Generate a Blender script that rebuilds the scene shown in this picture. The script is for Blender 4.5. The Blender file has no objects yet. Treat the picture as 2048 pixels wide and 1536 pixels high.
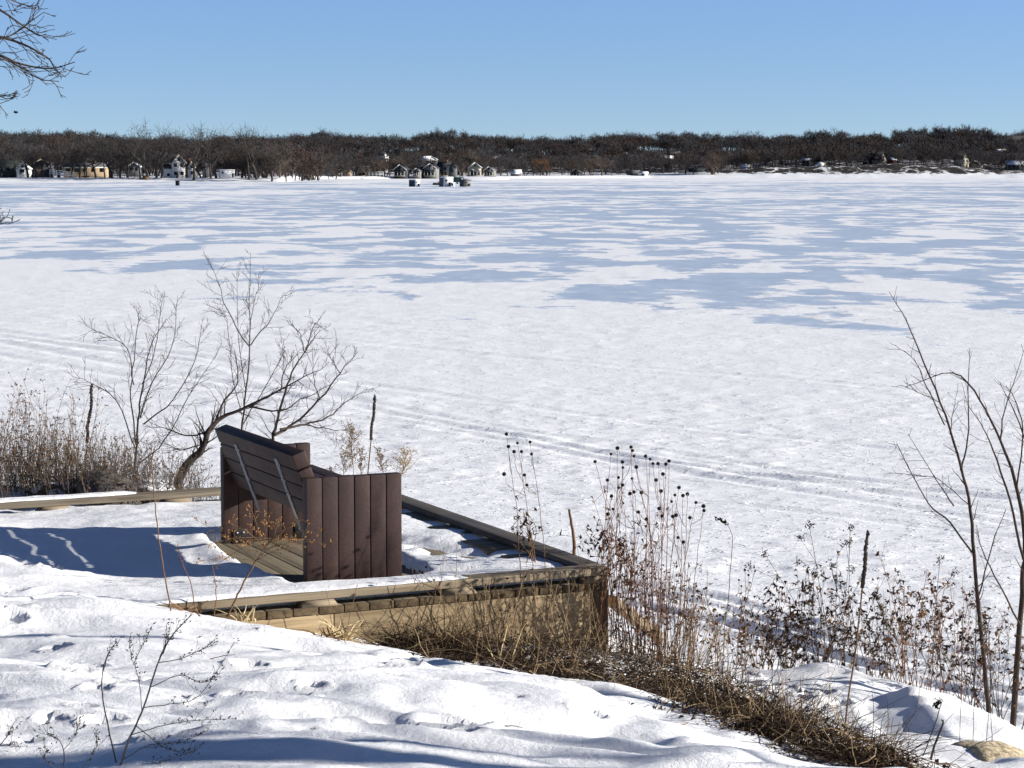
import bpy, bmesh, math, random
import numpy as np

# ------------------------------------------------------------------ basics
rng = np.random.default_rng(11)
FPX, CX, CY = 4400.0, 1024.0, 768.0        # focal length and centre in photo pixels
CAMZ = 3.8                                  # eye height over the ice
HZ = 345.5                                  # photo row of the horizon
TH = math.atan((CY - HZ) / FPX)
SUN_EL = math.radians(18.8)
SUN_DIR = np.array([math.cos(SUN_EL) * 0.997, -math.cos(SUN_EL) * 0.04, math.sin(SUN_EL)])
SUN_DIR /= np.linalg.norm(SUN_DIR)

scene = bpy.context.scene
COL = scene.collection

def ray(px, py):
    x = (px - CX) / FPX
    y = -(py - CY) / FPX
    c, s = math.cos(TH), math.sin(TH)
    return np.array([x, c + y * s, -s + y * c])

def at(px, py, Y):
    d = ray(px, py)
    t = Y / d[1]
    return np.array([0, 0, CAMZ]) + t * d

def onz(px, py, z):
    d = ray(px, py)
    t = (z - CAMZ) / d[2]
    return np.array([0, 0, CAMZ]) + t * d

def sstep(a, b, x):
    t = np.clip((x - a) / (b - a), 0, 1)
    return t * t * (3 - 2 * t)

def vnoise(x, y, seed=0):
    x = np.asarray(x, float); y = np.asarray(y, float)
    xi = np.floor(x).astype(np.int64); yi = np.floor(y).astype(np.int64)
    xf = x - xi; yf = y - yi
    u = xf ** 3 * (xf * (xf * 6 - 15) + 10); v = yf ** 3 * (yf * (yf * 6 - 15) + 10)
    def h(i, j):
        n = (i * 374761393 + j * 668265263 + seed * 1442695041) & 0xFFFFFFFF
        n = ((n ^ (n >> 13)) * 1274126177) & 0xFFFFFFFF
        return ((n ^ (n >> 16)) & 0xFFFF) / 65535.0
    a, b, c, d = h(xi, yi), h(xi + 1, yi), h(xi, yi + 1), h(xi + 1, yi + 1)
    return (a * (1 - u) + b * u) * (1 - v) + (c * (1 - u) + d * u) * v

def fbm(x, y, seed=0, octv=4, gain=0.5, lac=2.03):
    s = 0; a = 1; n = 0
    for k in range(octv):
        s = s + a * (vnoise(x, y, seed + k * 17) - 0.5); n += a
        a *= gain; x = x * lac + 13.7; y = y * lac + 7.3
    return s / n * 2          # about -1..1

# ------------------------------------------------------------------ mesh builder
class MB:
    def __init__(self):
        self.v = []; self.f = []; self.n = 0
    def raw(self, v, f):
        v = np.asarray(v, float)
        for a in (f if isinstance(f, list) else [f]):
            self.f.append(np.asarray(a, np.int64) + self.n)
        self.v.append(v); self.n += len(v)
    def box(self, lo, hi, jit=0.0):
        x0, y0, z0 = lo; x1, y1, z1 = hi
        v = np.array([[x0, y0, z0], [x1, y0, z0], [x1, y1, z0], [x0, y1, z0],
                      [x0, y0, z1], [x1, y0, z1], [x1, y1, z1], [x0, y1, z1]], float)
        if jit: v = v + rng.normal(0, jit, v.shape)
        self.raw(v, np.array([[0, 3, 2, 1], [4, 5, 6, 7], [0, 1, 5, 4], [1, 2, 6, 5], [2, 3, 7, 6], [3, 0, 4, 7]]))
    def prism(self, poly, axis, lo, hi):
        """2D polygon extruded along an axis (0, 1 or 2); the polygon lives in the other two."""
        poly = np.asarray(poly, float); n = len(poly)
        oth = [k for k in range(3) if k != axis]
        v = np.zeros((2 * n, 3))
        v[:n, oth] = poly; v[n:, oth] = poly; v[:n, axis] = lo; v[n:, axis] = hi
        q = np.array([[i, (i + 1) % n, n + (i + 1) % n, n + i] for i in range(n)])
        self.raw(v, [q, np.arange(n)[None, ::-1], np.arange(n, 2 * n)[None, :]])
    def tube(self, pts, r0, r1=None, n=4, cap=False):
        pts = np.asarray(pts, float); k = len(pts)
        if k < 2: return
        r = np.linspace(r0, r0 if r1 is None else r1, k) if np.isscalar(r0) else np.asarray(r0, float)
        t = np.empty_like(pts)
        t[1:-1] = pts[2:] - pts[:-2]; t[0] = pts[1] - pts[0]; t[-1] = pts[-1] - pts[-2]
        t /= (np.linalg.norm(t, axis=1)[:, None] + 1e-12)
        m = t.mean(0)
        ref = np.array([1.0, 0, 0]) if abs(m[0]) < 0.6 * np.linalg.norm(m) + 1e-9 else np.array([0, 0, 1.0])
        a = np.cross(t, ref); a /= (np.linalg.norm(a, axis=1)[:, None] + 1e-12)
        b = np.cross(t, a)
        ang = np.arange(n) * 2 * math.pi / n
        v = pts[:, None, :] + r[:, None, None] * (np.cos(ang)[None, :, None] * a[:, None, :] + np.sin(ang)[None, :, None] * b[:, None, :])
        v = v.reshape(-1, 3)
        i = np.arange(k - 1)[:, None] * n; j = np.arange(n)[None, :]; j2 = (j + 1) % n
        q = np.stack([i + j, i + j2, i + n + j2, i + n + j], -1).reshape(-1, 4)
        fs = [q]
        if cap: fs += [np.arange(n)[None, ::-1], (np.arange(n) + (k - 1) * n)[None, :]]
        self.raw(v, fs)
    def leaf(self, p, d, up, L, W, curl=0.3):
        """a folded, curled leaf blade of 4 triangles-ish (two quads)"""
        d = d / (np.linalg.norm(d) + 1e-9)
        s = np.cross(d, up); s /= (np.linalg.norm(s) + 1e-9)
        u = np.cross(s, d)
        m = p + d * L * .5 + u * L * curl * .5
        e = p + d * L + u * (-L * curl * .3)
        v = [p, m + s * W * .5 + u * W * .2, e, m - s * W * .5 + u * W * .25, m - u * W * .1]
        self.raw(v, np.array([[0, 4, 1], [4, 2, 1], [0, 3, 4], [4, 3, 2]]))
    def blob(self, c, r, seg=8, rings=6, noise=0.0, seed=0, flat=None):
        th = np.linspace(0, math.pi, rings + 1); ph = np.arange(seg) * 2 * math.pi / seg
        T, P = np.meshgrid(th, ph, indexing='ij')
        d = np.stack([np.sin(T) * np.cos(P), np.sin(T) * np.sin(P), np.cos(T)], -1)
        k = 1 + (noise * fbm(d[..., 0] * 1.6 + seed * 3.1 + d[..., 2], d[..., 1] * 1.6 + d[..., 2] * .7 + seed, seed, 3) if noise else 0)
        if noise:
            k[0] = k[0].mean(); k[-1] = k[-1].mean()
            k = np.asarray(k)
        v = (d * (np.asarray(k)[..., None] if noise else 1) * np.asarray(r, float)) + np.asarray(c, float)
        v = v.reshape(-1, 3)
        q = [[i * seg + j, (i + 1) * seg + j, (i + 1) * seg + (j + 1) % seg, i * seg + (j + 1) % seg] for i in range(rings) for j in range(seg)]
        self.raw(v, np.array(q))
    def add(self, other, M=None, off=None):
        if other.n == 0: return
        v = np.concatenate(other.v)
        if M is not None: v = v @ np.asarray(M).T
        if off is not None: v = v + np.asarray(off)
        n0 = self.n
        self.v.append(v); self.n += len(v)
        for f in other.f: self.f.append(f + n0)
    def verts(self): return np.concatenate(self.v)
    def mesh(self, name, mat=None, smooth=False, bevel=0.0):
        v = np.concatenate(self.v) if self.v else np.zeros((0, 3))
        me = bpy.data.meshes.new(name)
        loops = np.concatenate([f.ravel() for f in self.f]).astype(np.int32)
        cnt = np.concatenate([np.full(len(f), f.shape[1]) for f in self.f]).astype(np.int32)
        st = np.concatenate([[0], np.cumsum(cnt)[:-1]]).astype(np.int32)
        me.vertices.add(len(v)); me.vertices.foreach_set('co', v.astype(np.float32).ravel())
        me.loops.add(len(loops)); me.loops.foreach_set('vertex_index', loops)
        me.polygons.add(len(cnt)); me.polygons.foreach_set('loop_start', st)
        me.update(calc_edges=True)
        if bevel:
            bm = bmesh.new(); bm.from_mesh(me)
            bmesh.ops.recalc_face_normals(bm, faces=bm.faces)
            bmesh.ops.bevel(bm, geom=bm.edges[:], offset=bevel, segments=2, profile=0.6, affect='EDGES', clamp_overlap=True)
            bm.to_mesh(me); bm.free()
        if smooth:
            me.polygons.foreach_set('use_smooth', np.ones(len(me.polygons), bool))
        if mat: me.materials.append(mat)
        me.validate()
        return me
    def build(self, name, mat=None, parent=None, smooth=False, bevel=0.0, loc=None):
        o = bpy.data.objects.new(name, self.mesh(name, mat, smooth, bevel))
        COL.objects.link(o)
        if parent: o.parent = parent
        if loc is not None: o.location = loc
        return o

def tag(o, label, cat, group=None, kind=None):
    o['label'] = label; o['category'] = cat
    if group: o['group'] = group
    if kind: o['kind'] = kind
    return o

def thing(name, loc, label, cat, group=None, rotz=0.0):
    o = bpy.data.objects.new(name, None); COL.objects.link(o)
    o.empty_display_size = 0.1
    o.location = tuple(float(q) for q in loc); o.rotation_euler = (0, 0, rotz)
    return tag(o, label, cat, group)

def local(mb, org):
    """shift a world-built mesh to its thing's base"""
    mb.v = [a - np.asarray(org) for a in mb.v]
    return mb

# ------------------------------------------------------------------ materials
def new_mat(name):
    m = bpy.data.materials.new(name); m.use_nodes = True
    nt = m.node_tree; b = nt.nodes['Principled BSDF']
    return m, nt, b

def N(nt, t, **kw):
    n = nt.nodes.new(t)
    for k, v in kw.items(): setattr(n, k, v)
    return n

def rgb(c): return (c[0], c[1], c[2], 1.0)

def ramp(nt, fac, stops):
    r = N(nt, 'ShaderNodeValToRGB')
    el = r.color_ramp.elements
    el[0].position, el[0].color = stops[0][0], rgb(stops[0][1])
    el[1].position, el[1].color = stops[-1][0], rgb(stops[-1][1])
    for p, c in stops[1:-1]:
        e = el.new(p); e.color = rgb(c)
    nt.links.new(fac, r.inputs[0])
    return r

def coords(nt, scale=(1, 1, 1), rot=(0, 0, 0)):
    tc = N(nt, 'ShaderNodeTexCoord'); mp = N(nt, 'ShaderNodeMapping')
    mp.inputs['Scale'].default_value = scale; mp.inputs['Rotation'].default_value = rot
    nt.links.new(tc.outputs['Object'], mp.inputs[0])
    return mp.outputs[0]

def noise(nt, vec, scale, detail=4, rough=0.55, dist=0.0):
    n = N(nt, 'ShaderNodeTexNoise')
    n.inputs['Scale'].default_value = scale; n.inputs['Detail'].default_value = detail
    n.inputs['Roughness'].default_value = rough; n.inputs['Distortion'].default_value = dist
    nt.links.new(vec, n.inputs['Vector'])
    return n.outputs[0]

def bump(nt, b, h, strength, dist, prev=None):
    n = N(nt, 'ShaderNodeBump')
    n.inputs['Strength'].default_value = strength; n.inputs['Distance'].default_value = dist
    nt.links.new(h, n.inputs['Height'])
    if prev: nt.links.new(prev, n.inputs['Normal'])
    if b: nt.links.new(n.outputs[0], b.inputs['Normal'])
    return n.outputs[0]

def plain(name, c, rough=0.8, var=0.25, scale=6.0, spec=0.3, metal=0.0, bmp=0.0):
    """a colour broken up by noise"""
    m, nt, b = new_mat(name)
    f = noise(nt, coords(nt), scale, 5, 0.6)
    lo = tuple(k * (1 - var) for k in c); hi = tuple(min(1, k * (1 + var)) for k in c)
    r = ramp(nt, f, [(0.3, lo), (0.7, hi)])
    nt.links.new(r.outputs[0], b.inputs['Base Color'])
    b.inputs['Roughness'].default_value = rough
    b.inputs['Specular IOR Level'].default_value = spec
    b.inputs['Metallic'].default_value = metal
    if bmp: bump(nt, b, f, 0.7, bmp)
    return m

def wood(name, stops, axis, grain=1.0, rough=0.8, knots=True, dirt=None):
    """sawn timber, grain along local axis 0 or 1"""
    m, nt, b = new_mat(name)
    sc = [38.0 * grain, 38.0 * grain, 38.0 * grain]; sc[axis] = 1.1
    v = coords(nt, tuple(sc))
    g1 = noise(nt, v, 1.0, 6, 0.62, 0.6)
    sc2 = [150.0, 150.0, 150.0]; sc2[axis] = 3.0
    g2 = noise(nt, coords(nt, tuple(sc2)), 1.0, 3, 0.6)
    big = noise(nt, coords(nt), 2.3, 4, 0.6)
    mx = N(nt, 'ShaderNodeMath', operation='MULTIPLY_ADD'); mx.inputs[1].default_value = 0.35
    nt.links.new(g2, mx.inputs[0]); nt.links.new(g1, mx.inputs[2])
    m2 = N(nt, 'ShaderNodeMath', operation='MULTIPLY_ADD'); m2.inputs[1].default_value = 0.35
    nt.links.new(big, m2.inputs[0]); nt.links.new(mx.outputs[0], m2.inputs[2])
    sub = N(nt, 'ShaderNodeMath', operation='SUBTRACT'); sub.inputs[1].default_value = 0.35
    nt.links.new(m2.outputs[0], sub.inputs[0])
    r = ramp(nt, sub.outputs[0], stops)
    nt.links.new(r.outputs[0], b.inputs['Base Color'])
    b.inputs['Roughness'].default_value = rough
    b.inputs['Specular IOR Level'].default_value = 0.25
    bump(nt, b, mx.outputs[0], 0.35, 0.004)
    return m

def snow_mat():
    m, nt, b = new_mat('snow')
    v = coords(nt)
    f = noise(nt, v, 0.9, 4, 0.6)
    r = ramp(nt, f, [(0.3, (0.88, 0.885, 0.90)), (0.7, (0.92, 0.92, 0.925))])
    nt.links.new(r.outputs[0], b.inputs['Base Color'])
    b.inputs['Roughness'].default_value = 0.55
    b.inputs['Specular IOR Level'].default_value = 0.25
    n1 = bump(nt, None, noise(nt, v, 15.0, 7, 0.74), 0.60, 0.022)
    n2 = bump(nt, b, noise(nt, v, 260.0, 2, 0.6), 0.25, 0.003, n1)
    return m

def lake_mat():
    """wind-packed snow, opening further out to scoured blue ice between drifts"""
    m, nt, b = new_mat('lake_snow_and_ice')
    tc = N(nt, 'ShaderNodeTexCoord'); sp = N(nt, 'ShaderNodeSeparateXYZ')
    nt.links.new(tc.outputs['Object'], sp.inputs[0])
    # drifts of the scoured zone: a few metres across near, broader far out
    mp = N(nt, 'ShaderNodeMapping'); mp.inputs['Scale'].default_value = (0.21, 0.10, 1)
    mp.inputs['Rotation'].default_value = (0, 0, math.radians(9))
    nt.links.new(tc.outputs['Object'], mp.inputs[0])
    p1 = noise(nt, mp.outputs[0], 1.0, 5, 0.58, 0.25)
    mp2 = N(nt, 'ShaderNodeMapping'); mp2.inputs['Scale'].default_value = (0.030, 0.0135, 1)
    mp2.inputs['Location'].default_value = (3.1, 1.7, 0)
    nt.links.new(tc.outputs['Object'], mp2.inputs[0])
    p2 = noise(nt, mp2.outputs[0], 1.0, 5, 0.6, 0.3)
    fine = noise(nt, tc.outputs['Object'], 0.55, 7, 0.72)
    wf = N(nt, 'ShaderNodeMapRange', interpolation_type='SMOOTHSTEP')          # broad drift belts far out on the open lake
    wf.inputs['From Min'].default_value = 130; wf.inputs['From Max'].default_value = 520
    wf.inputs['To Min'].default_value = 0.25; wf.inputs['To Max'].default_value = 1.5
    nt.links.new(sp.outputs['Y'], wf.inputs['Value'])
    pc = N(nt, 'ShaderNodeMath', operation='SUBTRACT'); pc.inputs[1].default_value = 0.5; nt.links.new(p2, pc.inputs[0])
    pw = N(nt, 'ShaderNodeMath', operation='MULTIPLY'); nt.links.new(pc.outputs[0], pw.inputs[0]); nt.links.new(wf.outputs[0], pw.inputs[1])
    pa = N(nt, 'ShaderNodeMath', operation='ADD'); pa.inputs[1].default_value = 0.14; nt.links.new(pw.outputs[0], pa.inputs[0])
    a = N(nt, 'ShaderNodeMath', operation='ADD')
    nt.links.new(pa.outputs[0], a.inputs[0]); nt.links.new(p1, a.inputs[1])
    a2 = N(nt, 'ShaderNodeMath', operation='MULTIPLY_ADD'); a2.inputs[1].default_value = 0.41
    nt.links.new(fine, a2.inputs[0]); nt.links.new(a.outputs[0], a2.inputs[2])
    # edge of the scoured zone: further on the left, nearer on the right
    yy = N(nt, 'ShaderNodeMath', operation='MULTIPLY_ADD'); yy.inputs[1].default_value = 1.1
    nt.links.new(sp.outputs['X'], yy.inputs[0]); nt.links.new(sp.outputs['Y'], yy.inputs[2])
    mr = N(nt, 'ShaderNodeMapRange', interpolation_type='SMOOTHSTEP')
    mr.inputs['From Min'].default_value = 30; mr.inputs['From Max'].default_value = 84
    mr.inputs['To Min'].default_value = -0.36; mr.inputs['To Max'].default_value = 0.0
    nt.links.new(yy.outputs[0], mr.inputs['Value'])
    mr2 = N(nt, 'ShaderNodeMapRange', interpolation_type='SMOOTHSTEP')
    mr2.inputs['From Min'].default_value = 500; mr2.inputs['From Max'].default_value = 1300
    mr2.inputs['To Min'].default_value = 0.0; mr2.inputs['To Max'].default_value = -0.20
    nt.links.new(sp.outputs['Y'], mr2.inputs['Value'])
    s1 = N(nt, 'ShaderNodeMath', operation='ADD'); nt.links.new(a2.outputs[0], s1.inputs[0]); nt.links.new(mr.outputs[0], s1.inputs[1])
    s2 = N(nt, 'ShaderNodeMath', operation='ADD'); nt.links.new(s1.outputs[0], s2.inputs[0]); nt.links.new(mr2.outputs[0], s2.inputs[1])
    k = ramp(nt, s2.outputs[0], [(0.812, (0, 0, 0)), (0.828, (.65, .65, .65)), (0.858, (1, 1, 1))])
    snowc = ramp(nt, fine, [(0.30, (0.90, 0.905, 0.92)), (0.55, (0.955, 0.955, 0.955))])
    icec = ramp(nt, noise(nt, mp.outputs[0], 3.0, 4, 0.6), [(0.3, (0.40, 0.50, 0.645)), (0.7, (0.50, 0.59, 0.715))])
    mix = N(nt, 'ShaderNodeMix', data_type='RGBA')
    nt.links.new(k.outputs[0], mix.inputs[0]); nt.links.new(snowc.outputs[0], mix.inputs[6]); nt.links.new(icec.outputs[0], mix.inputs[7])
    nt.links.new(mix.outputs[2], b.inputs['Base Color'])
    b.inputs['Roughness'].default_value = 0.6
    b.inputs['Specular IOR Level'].default_value = 0.2
    # hummocks of the packed snow
    mp3 = N(nt, 'ShaderNodeMapping'); mp3.inputs['Scale'].default_value = (2.2, 4.2, 1)
    mp3.inputs['Rotation'].default_value = (0, 0, math.radians(-14))
    nt.links.new(tc.outputs['Object'], mp3.inputs[0])
    h = noise(nt, mp3.outputs[0], 1.0, 5, 0.62, 0.3)
    inv = N(nt, 'ShaderNodeMapRange'); inv.inputs['To Min'].default_value = 1.0; inv.inputs['To Max'].default_value = 0.15
    nt.links.new(k.outputs[0], inv.inputs['Value'])
    hm = N(nt, 'ShaderNodeMath', operation='MULTIPLY'); nt.links.new(h, hm.inputs[0]); nt.links.new(inv.outputs[0], hm.inputs[1])
    n1 = bump(nt, None, hm.outputs[0], 0.40, 0.040)
    mp4 = N(nt, 'ShaderNodeMapping'); mp4.inputs['Scale'].default_value = (5.0, 11.0, 1); mp4.inputs['Rotation'].default_value = (0, 0, math.radians(8))
    nt.links.new(tc.outputs['Object'], mp4.inputs[0])
    crust = N(nt, 'ShaderNodeMapRange', interpolation_type='SMOOTHSTEP'); crust.inputs['From Min'].default_value = 0.54; crust.inputs['From Max'].default_value = 0.66
    nt.links.new(noise(nt, mp4.outputs[0], 1.0, 4, 0.6, 0.4), crust.inputs['Value'])
    cm = N(nt, 'ShaderNodeMath', operation='MULTIPLY'); nt.links.new(crust.outputs[0], cm.inputs[0]); nt.links.new(inv.outputs[0], cm.inputs[1])
    n2 = bump(nt, None, cm.outputs[0], 0.65, 0.018, n1)
    bump(nt, b, noise(nt, tc.outputs['Object'], 30.0, 3, 0.6), 0.3, 0.012, n2)
    return m

M = {}
M['snow'] = snow_mat()
M['lake'] = lake_mat()
# ------------------------------------------------------------------ deck frame
ZD = 1.532                                       # top of the deck boards over the ice
C1 = np.array([0.533, 12.10])                    # outer right front corner of the deck
DA = math.radians(25.0)
U = np.array([math.cos(DA), math.sin(DA)]); V = np.array([-math.sin(DA), math.cos(DA)])
DECK_W, DECK_D = 3.7, 3.92

def to_ab(x, y):
    dx = x - C1[0]; dy = y - C1[1]
    return dx * U[0] + dy * U[1], dx * V[0] + dy * V[1]
def from_ab(a, b):
    return C1[0] + a * U[0] + b * V[0], C1[1] + a * U[1] + b * V[1]

BO = np.array([-1.135, 12.0])                    # bench: rear foot of the near end panel
BO_A, BO_B = to_ab(BO[0], BO[1])

# ------------------------------------------------------------------ snow bank
ctrl_px = [(-300, 1536, 6.1), (0, 1536, 6.1), (500, 1536, 6.05), (1024, 1536, 6.1), (1400, 1536, 6.5), (1640, 1536, 7.2),
           (0, 1400, 7.6), (640, 1400, 7.8), (1100, 1400, 8.6), (1300, 1420, 9.0), (1500, 1500, 8.2),
           (0, 1300, 9.3), (300, 1300, 9.4), (640, 1320, 9.7), (900, 1340, 10.0), (-300, 1250, 10.0),
           (0, 1200, 10.9), (200, 1205, 10.85), (310, 1216, 10.9),
           (500, 1240, 11.15), (640, 1260, 11.33), (750, 1292, 11.45), (870, 1302, 11.6), (1218, 1292, 12.05),
           (1500, 1440, 10.3), (1500, 1400, 11.2), (1500, 1345, 12.5), (1700, 1500, 9.2), (1880, 1536, 8.9),
           (1950, 1500, 10.0), (2048, 1536, 9.0), (1720, 1400, 11.5), (1400, 1322, 13.3), (1720, 1354, 12.9), (1900, 1425, 12.0),
           (2048, 1500, 11.0), (2200, 1560, 10.5)]
ctrl = [tuple(at(*c)) for c in ctrl_px]
for a, b, z in [(-0.5, 0.6, 1.30), (-1.5, 0.8, 1.34), (-2.3, 0.8, 1.42), (-0.6, 2.0, 1.1), (-1.8, 2.2, 1.25), (-2.6, 2.0, 1.46), (-1.0, 3.6, 1.1),
                (-2.5, 3.6, 1.42), (-3.4, 1.6, 1.66), (-4.2, 1.6, 1.80), (-4.2, 3.3, 1.74), (-3.4, 0.6, 1.68),
                (0.75, 0.4, 0.90), (0.7, 2.0, 0.62), (1.9, 2.0, 0.05), (0.9, 4.0, 0.32), (2.2, 4.0, -0.3),
                (-2.0, 4.35, 1.50), (-3.3, 4.4, 1.55), (-4.6, 4.4, 1.60), (-2.0, 5.2, 1.15), (-4.6, 5.4, 1.30), (-2.2, 6.4, 0.25), (-4.6, 6.8, 0.2), (-0.8, 5.2, 0.75), (-1.0, 4.4, 1.38), (-1.5, 4.5, 1.45),
                (-2.0, 7.4, -0.3), (-4.6, 8.0, -0.3)]:
    x, y = from_ab(a, b); ctrl.append((x, y, z))
ctrl += [(1.25, 16.2, -0.1), (2.7, 15.4, -0.2), (4.1, 13.2, -0.25), (5.5, 11.0, -0.2), (3.6, 10.5, 0.85), (4.5, 8.0, 1.05),
         (-8, 13, 1.75), (-8, 16, 1.2), (-8, 19.5, -0.3), (-25, 10, 1.9), (-25, 16, 1.0), (-25, 20, -0.4), (-45, 12, 2.0), (-45, 20, -0.5),
         (15, 3, 1.9), (15, 7.5, 0.5), (15, 11, -0.4), (40, 0, 1.9), (40, 9, -0.5), (0, 0, 2.22), (-3, 2, 2.3), (3, 2, 2.2), (0, 4, 2.2),
         (-20, -12, 3.2), (0, -12, 3.0), (20, -12, 3.0), (-45, -12, 3.4), (45, -12, 3.2), (-8, 6, 2.15), (6, 5.5, 1.75),
         (-10, 26, -0.8), (0, 26, -0.8), (10, 20, -0.8), (-45, 30, -0.9), (45, 20, -0.9)]
CP = np.array(ctrl)
def _phi(r2):
    return 0.5 * r2 * np.log(r2 + 1e-9)
_n = len(CP)
_d2 = ((CP[:, None, :2] - CP[None, :, :2]) ** 2).sum(-1)
_A = np.zeros((_n + 3, _n + 3)); _A[:_n, :_n] = _phi(_d2) + np.eye(_n) * 0.02
_A[:_n, _n] = 1; _A[:_n, _n + 1:] = CP[:, :2]; _A[_n, :_n] = 1; _A[_n + 1:, :_n] = CP[:, :2].T
_W = np.linalg.solve(_A, np.concatenate([CP[:, 2], np.zeros(3)]))
def bank_base(x, y):
    x = np.asarray(x, float); y = np.asarray(y, float)
    out = _W[_n] + _W[_n + 1] * x + _W[_n + 2] * y
    for i in range(_n):
        out = out + _W[i] * _phi((x - CP[i, 0]) ** 2 + (y - CP[i, 1]) ** 2)
    return np.maximum(out, -0.5)

PITS = []      # x, y, radius across, radius along, depth, rim
def pit(px, py, wpx, depth, ratio=0.55, z=None, rim=0.35):
    p = ground_px(px, py)
    PITS.append((p[0], p[1], wpx / FPX * p[1] * .5, wpx / FPX * p[1] * .5 * ratio, depth * 1.7, rim))

def drifts(x, y):
    """wind and footstep relief of the snow cover"""
    near = 1 - sstep(16, 30, y)
    w = fbm(x * 0.55 + 3, y * 0.9 + 1, 5, 3)
    wx = x + 0.35 * fbm(x * .8, y * .8, 61, 2)
    wy = y + 0.30 * fbm(x * .5 + 9, y * .9, 62, 2)
    r1 = 1 - np.abs(fbm(wx * 0.75, wy * 1.5, 8, 3))
    r2 = fbm(wx * 1.7, wy * 2.9, 9, 3)
    r3 = fbm(x * 7.0, y * 9.0, 10, 3)
    lump = fbm(x * 3.6 + 2, y * 4.2, 11, 2)
    return near * (0.055 * w + 0.110 * (r1 - 0.75) + 0.056 * r2 + 0.020 * lump * sstep(-.1, .5, fbm(x * .6, y * .7, 77, 2)) + 0.0055 * r3)

def deck_snow(a, b):
    """height of the snow lying on the deck, over the ice"""
    x, y = from_ab(a, b)
    h = 0.050 + 0.026 * fbm(x * 1.1, y * 1.6, 21, 3) + 0.012 * fbm(x * 5, y * 6, 22, 3)
    h = h * (1 - .45 * np.exp(-((a - BO_A - .25) / .5) ** 2 - ((b - BO_B + .15) / .25) ** 2)) + 0.03 * sstep(-2.2, -3.4, a) + 0.008 * sstep(.6, .2, b)
    lx = a - BO_A; ly = b - BO_B                 # bench coordinates
    edge = -0.15 + 0.11 * (np.abs(ly - 0.75) / 0.80) ** 2.2 + 0.035 * fbm(ly * 4, lx * 2 + 3, 31, 3)
    bare = sstep(-0.05, 0.04, lx - edge) * sstep(0.74, 0.62, lx + 0.05 * fbm(ly * 5, lx, 33, 2)) * sstep(-0.10, -0.05, ly) * sstep(1.60, 1.53, ly)
    lip = np.exp(-((lx - edge + 0.10) / 0.08) ** 2) * 0.018
    h = h + lip * sstep(-.1, .1, ly) * sstep(1.7, 1.5, ly)
    h = h - 0.03 * sstep(2.9, 3.75, b)
    low = 1 - bare
    right = sstep(-0.55, -0.12, a)                # scoured low along the right curb
    h = h * (1 - 0.30 * right)
    h = h * low - 0.06 * bare
    # trodden trench between the bench and the right curb
    tx, ty = a - (BO_A + 0.95), b - (BO_B + 0.75)
    tr = np.exp(-(((tx + 0.25 * ty) / 0.22) ** 2)) * sstep(0.85, 0.4, np.abs(ty))
    h = h - tr * (0.045 + 0.05 * fbm(x * 5, y * 7, 41, 2))
    front = np.where(b < 0.135, -9.0, 0.0)
    back = np.where(b > DECK_D - 0.14, -9.0, 0.0)
    side = np.where(a > -0.10, -9.0, 0.0)
    return ZD + h + front + back + side

def ground(x, y, detail=True):
    x = np.asarray(x, float); y = np.asarray(y, float)
    a, b = to_ab(x, y)
    h = bank_base(x, y)
    if detail:
        h = h + drifts(x, y) * sstep(-0.1, 0.5, h)
        for (qx, qy, ra, rb, dp, rim) in PITS:
            u = (x - qx) / ra; w = (y - qy) / rb
            r2 = u * u + w * w
            h = h - dp * np.exp(-r2 ** 2 * 0.9) + dp * rim * np.exp(-((np.sqrt(r2) - 1.45) / 0.35) ** 2)
    inside = (a < 0.0) & (b > 0.0) & (b < DECK_D)
    ds = deck_snow(a, b)
    k = 0.045
    mx = np.maximum(h, ds) + k * np.log1p(np.exp(-np.abs(h - ds) / k)) * (ds > ZD - 1)
    return np.where(inside, np.where(ds > ZD - 1, mx, np.minimum(h, np.where(a < -2.35, 9, ZD - 0.045))), h)

def ground_px(px, py, detail=False):
    """where the sight line of a photo pixel meets the snow"""
    d = ray(px, py)
    t = np.arange(5.0, 30.0, 0.02)
    P = np.array([0, 0, CAMZ]) + t[:, None] * d
    g = np.maximum(ground(P[:, 0], P[:, 1], detail), 0.0)
    i = int(np.argmax(P[:, 2] <= g))
    return np.array([P[i, 0], P[i, 1], g[i]])

for q in [(62, 1140, 95, .075), (118, 1146, 80, .06), (232, 1128, 44, .04), (25, 1190, 70, .05), (30, 1222, 60, .045), (158, 1348, 70, .045), (210, 1440, 80, .04), (20, 1235, 60, .05),
          (905, 1424, 120, .05), (880, 1380, 90, .03), (945, 1428, 60, .04), (690, 1424, 50, .02), (1180, 1434, 60, .025), (545, 1275, 40, .03), (500, 1330, 60, .03),
          (1485, 1346, 50, .05), (1500, 1372, 60, .05), (1560, 1368, 50, .05), (1580, 1392, 60, .06), (1600, 1415, 50, .06), (1520, 1398, 60, .04), (1640, 1380, 50, .04), (1545, 1425, 60, .04),
          (350, 1500, 110, .04), (560, 1360, 80, .03), (760, 1350, 70, .02)]:
    pit(*q)
_R = np.random.default_rng(17)
for x0, y0, x1, y1, n in [(60, 1260, 420, 1420, 7), (480, 1400, 900, 1340, 7), (560, 1470, 1080, 1400, 6), (1440, 1352, 1700, 1420, 6), (20, 1480, 330, 1330, 6)]:
    for i in range(n):
        f = (i + .5) / n; pit(x0 + (x1 - x0) * f + _R.normal(0, 12), y0 + (y1 - y0) * f + _R.normal(0, 6), _R.uniform(34, 58), _R.uniform(.018, .034), .6)
# snow heaped over the granite boulder, and the hollow beside it
_p = ground_px(1965, 1490); PITS.append((_p[0] + .02, _p[1] + .34, 0.50, 0.44, -0.095, 0.0))
_p = ground_px(1790, 1445); PITS.append((_p[0], _p[1], 0.14, 0.60, 0.05, 0.2))

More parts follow.
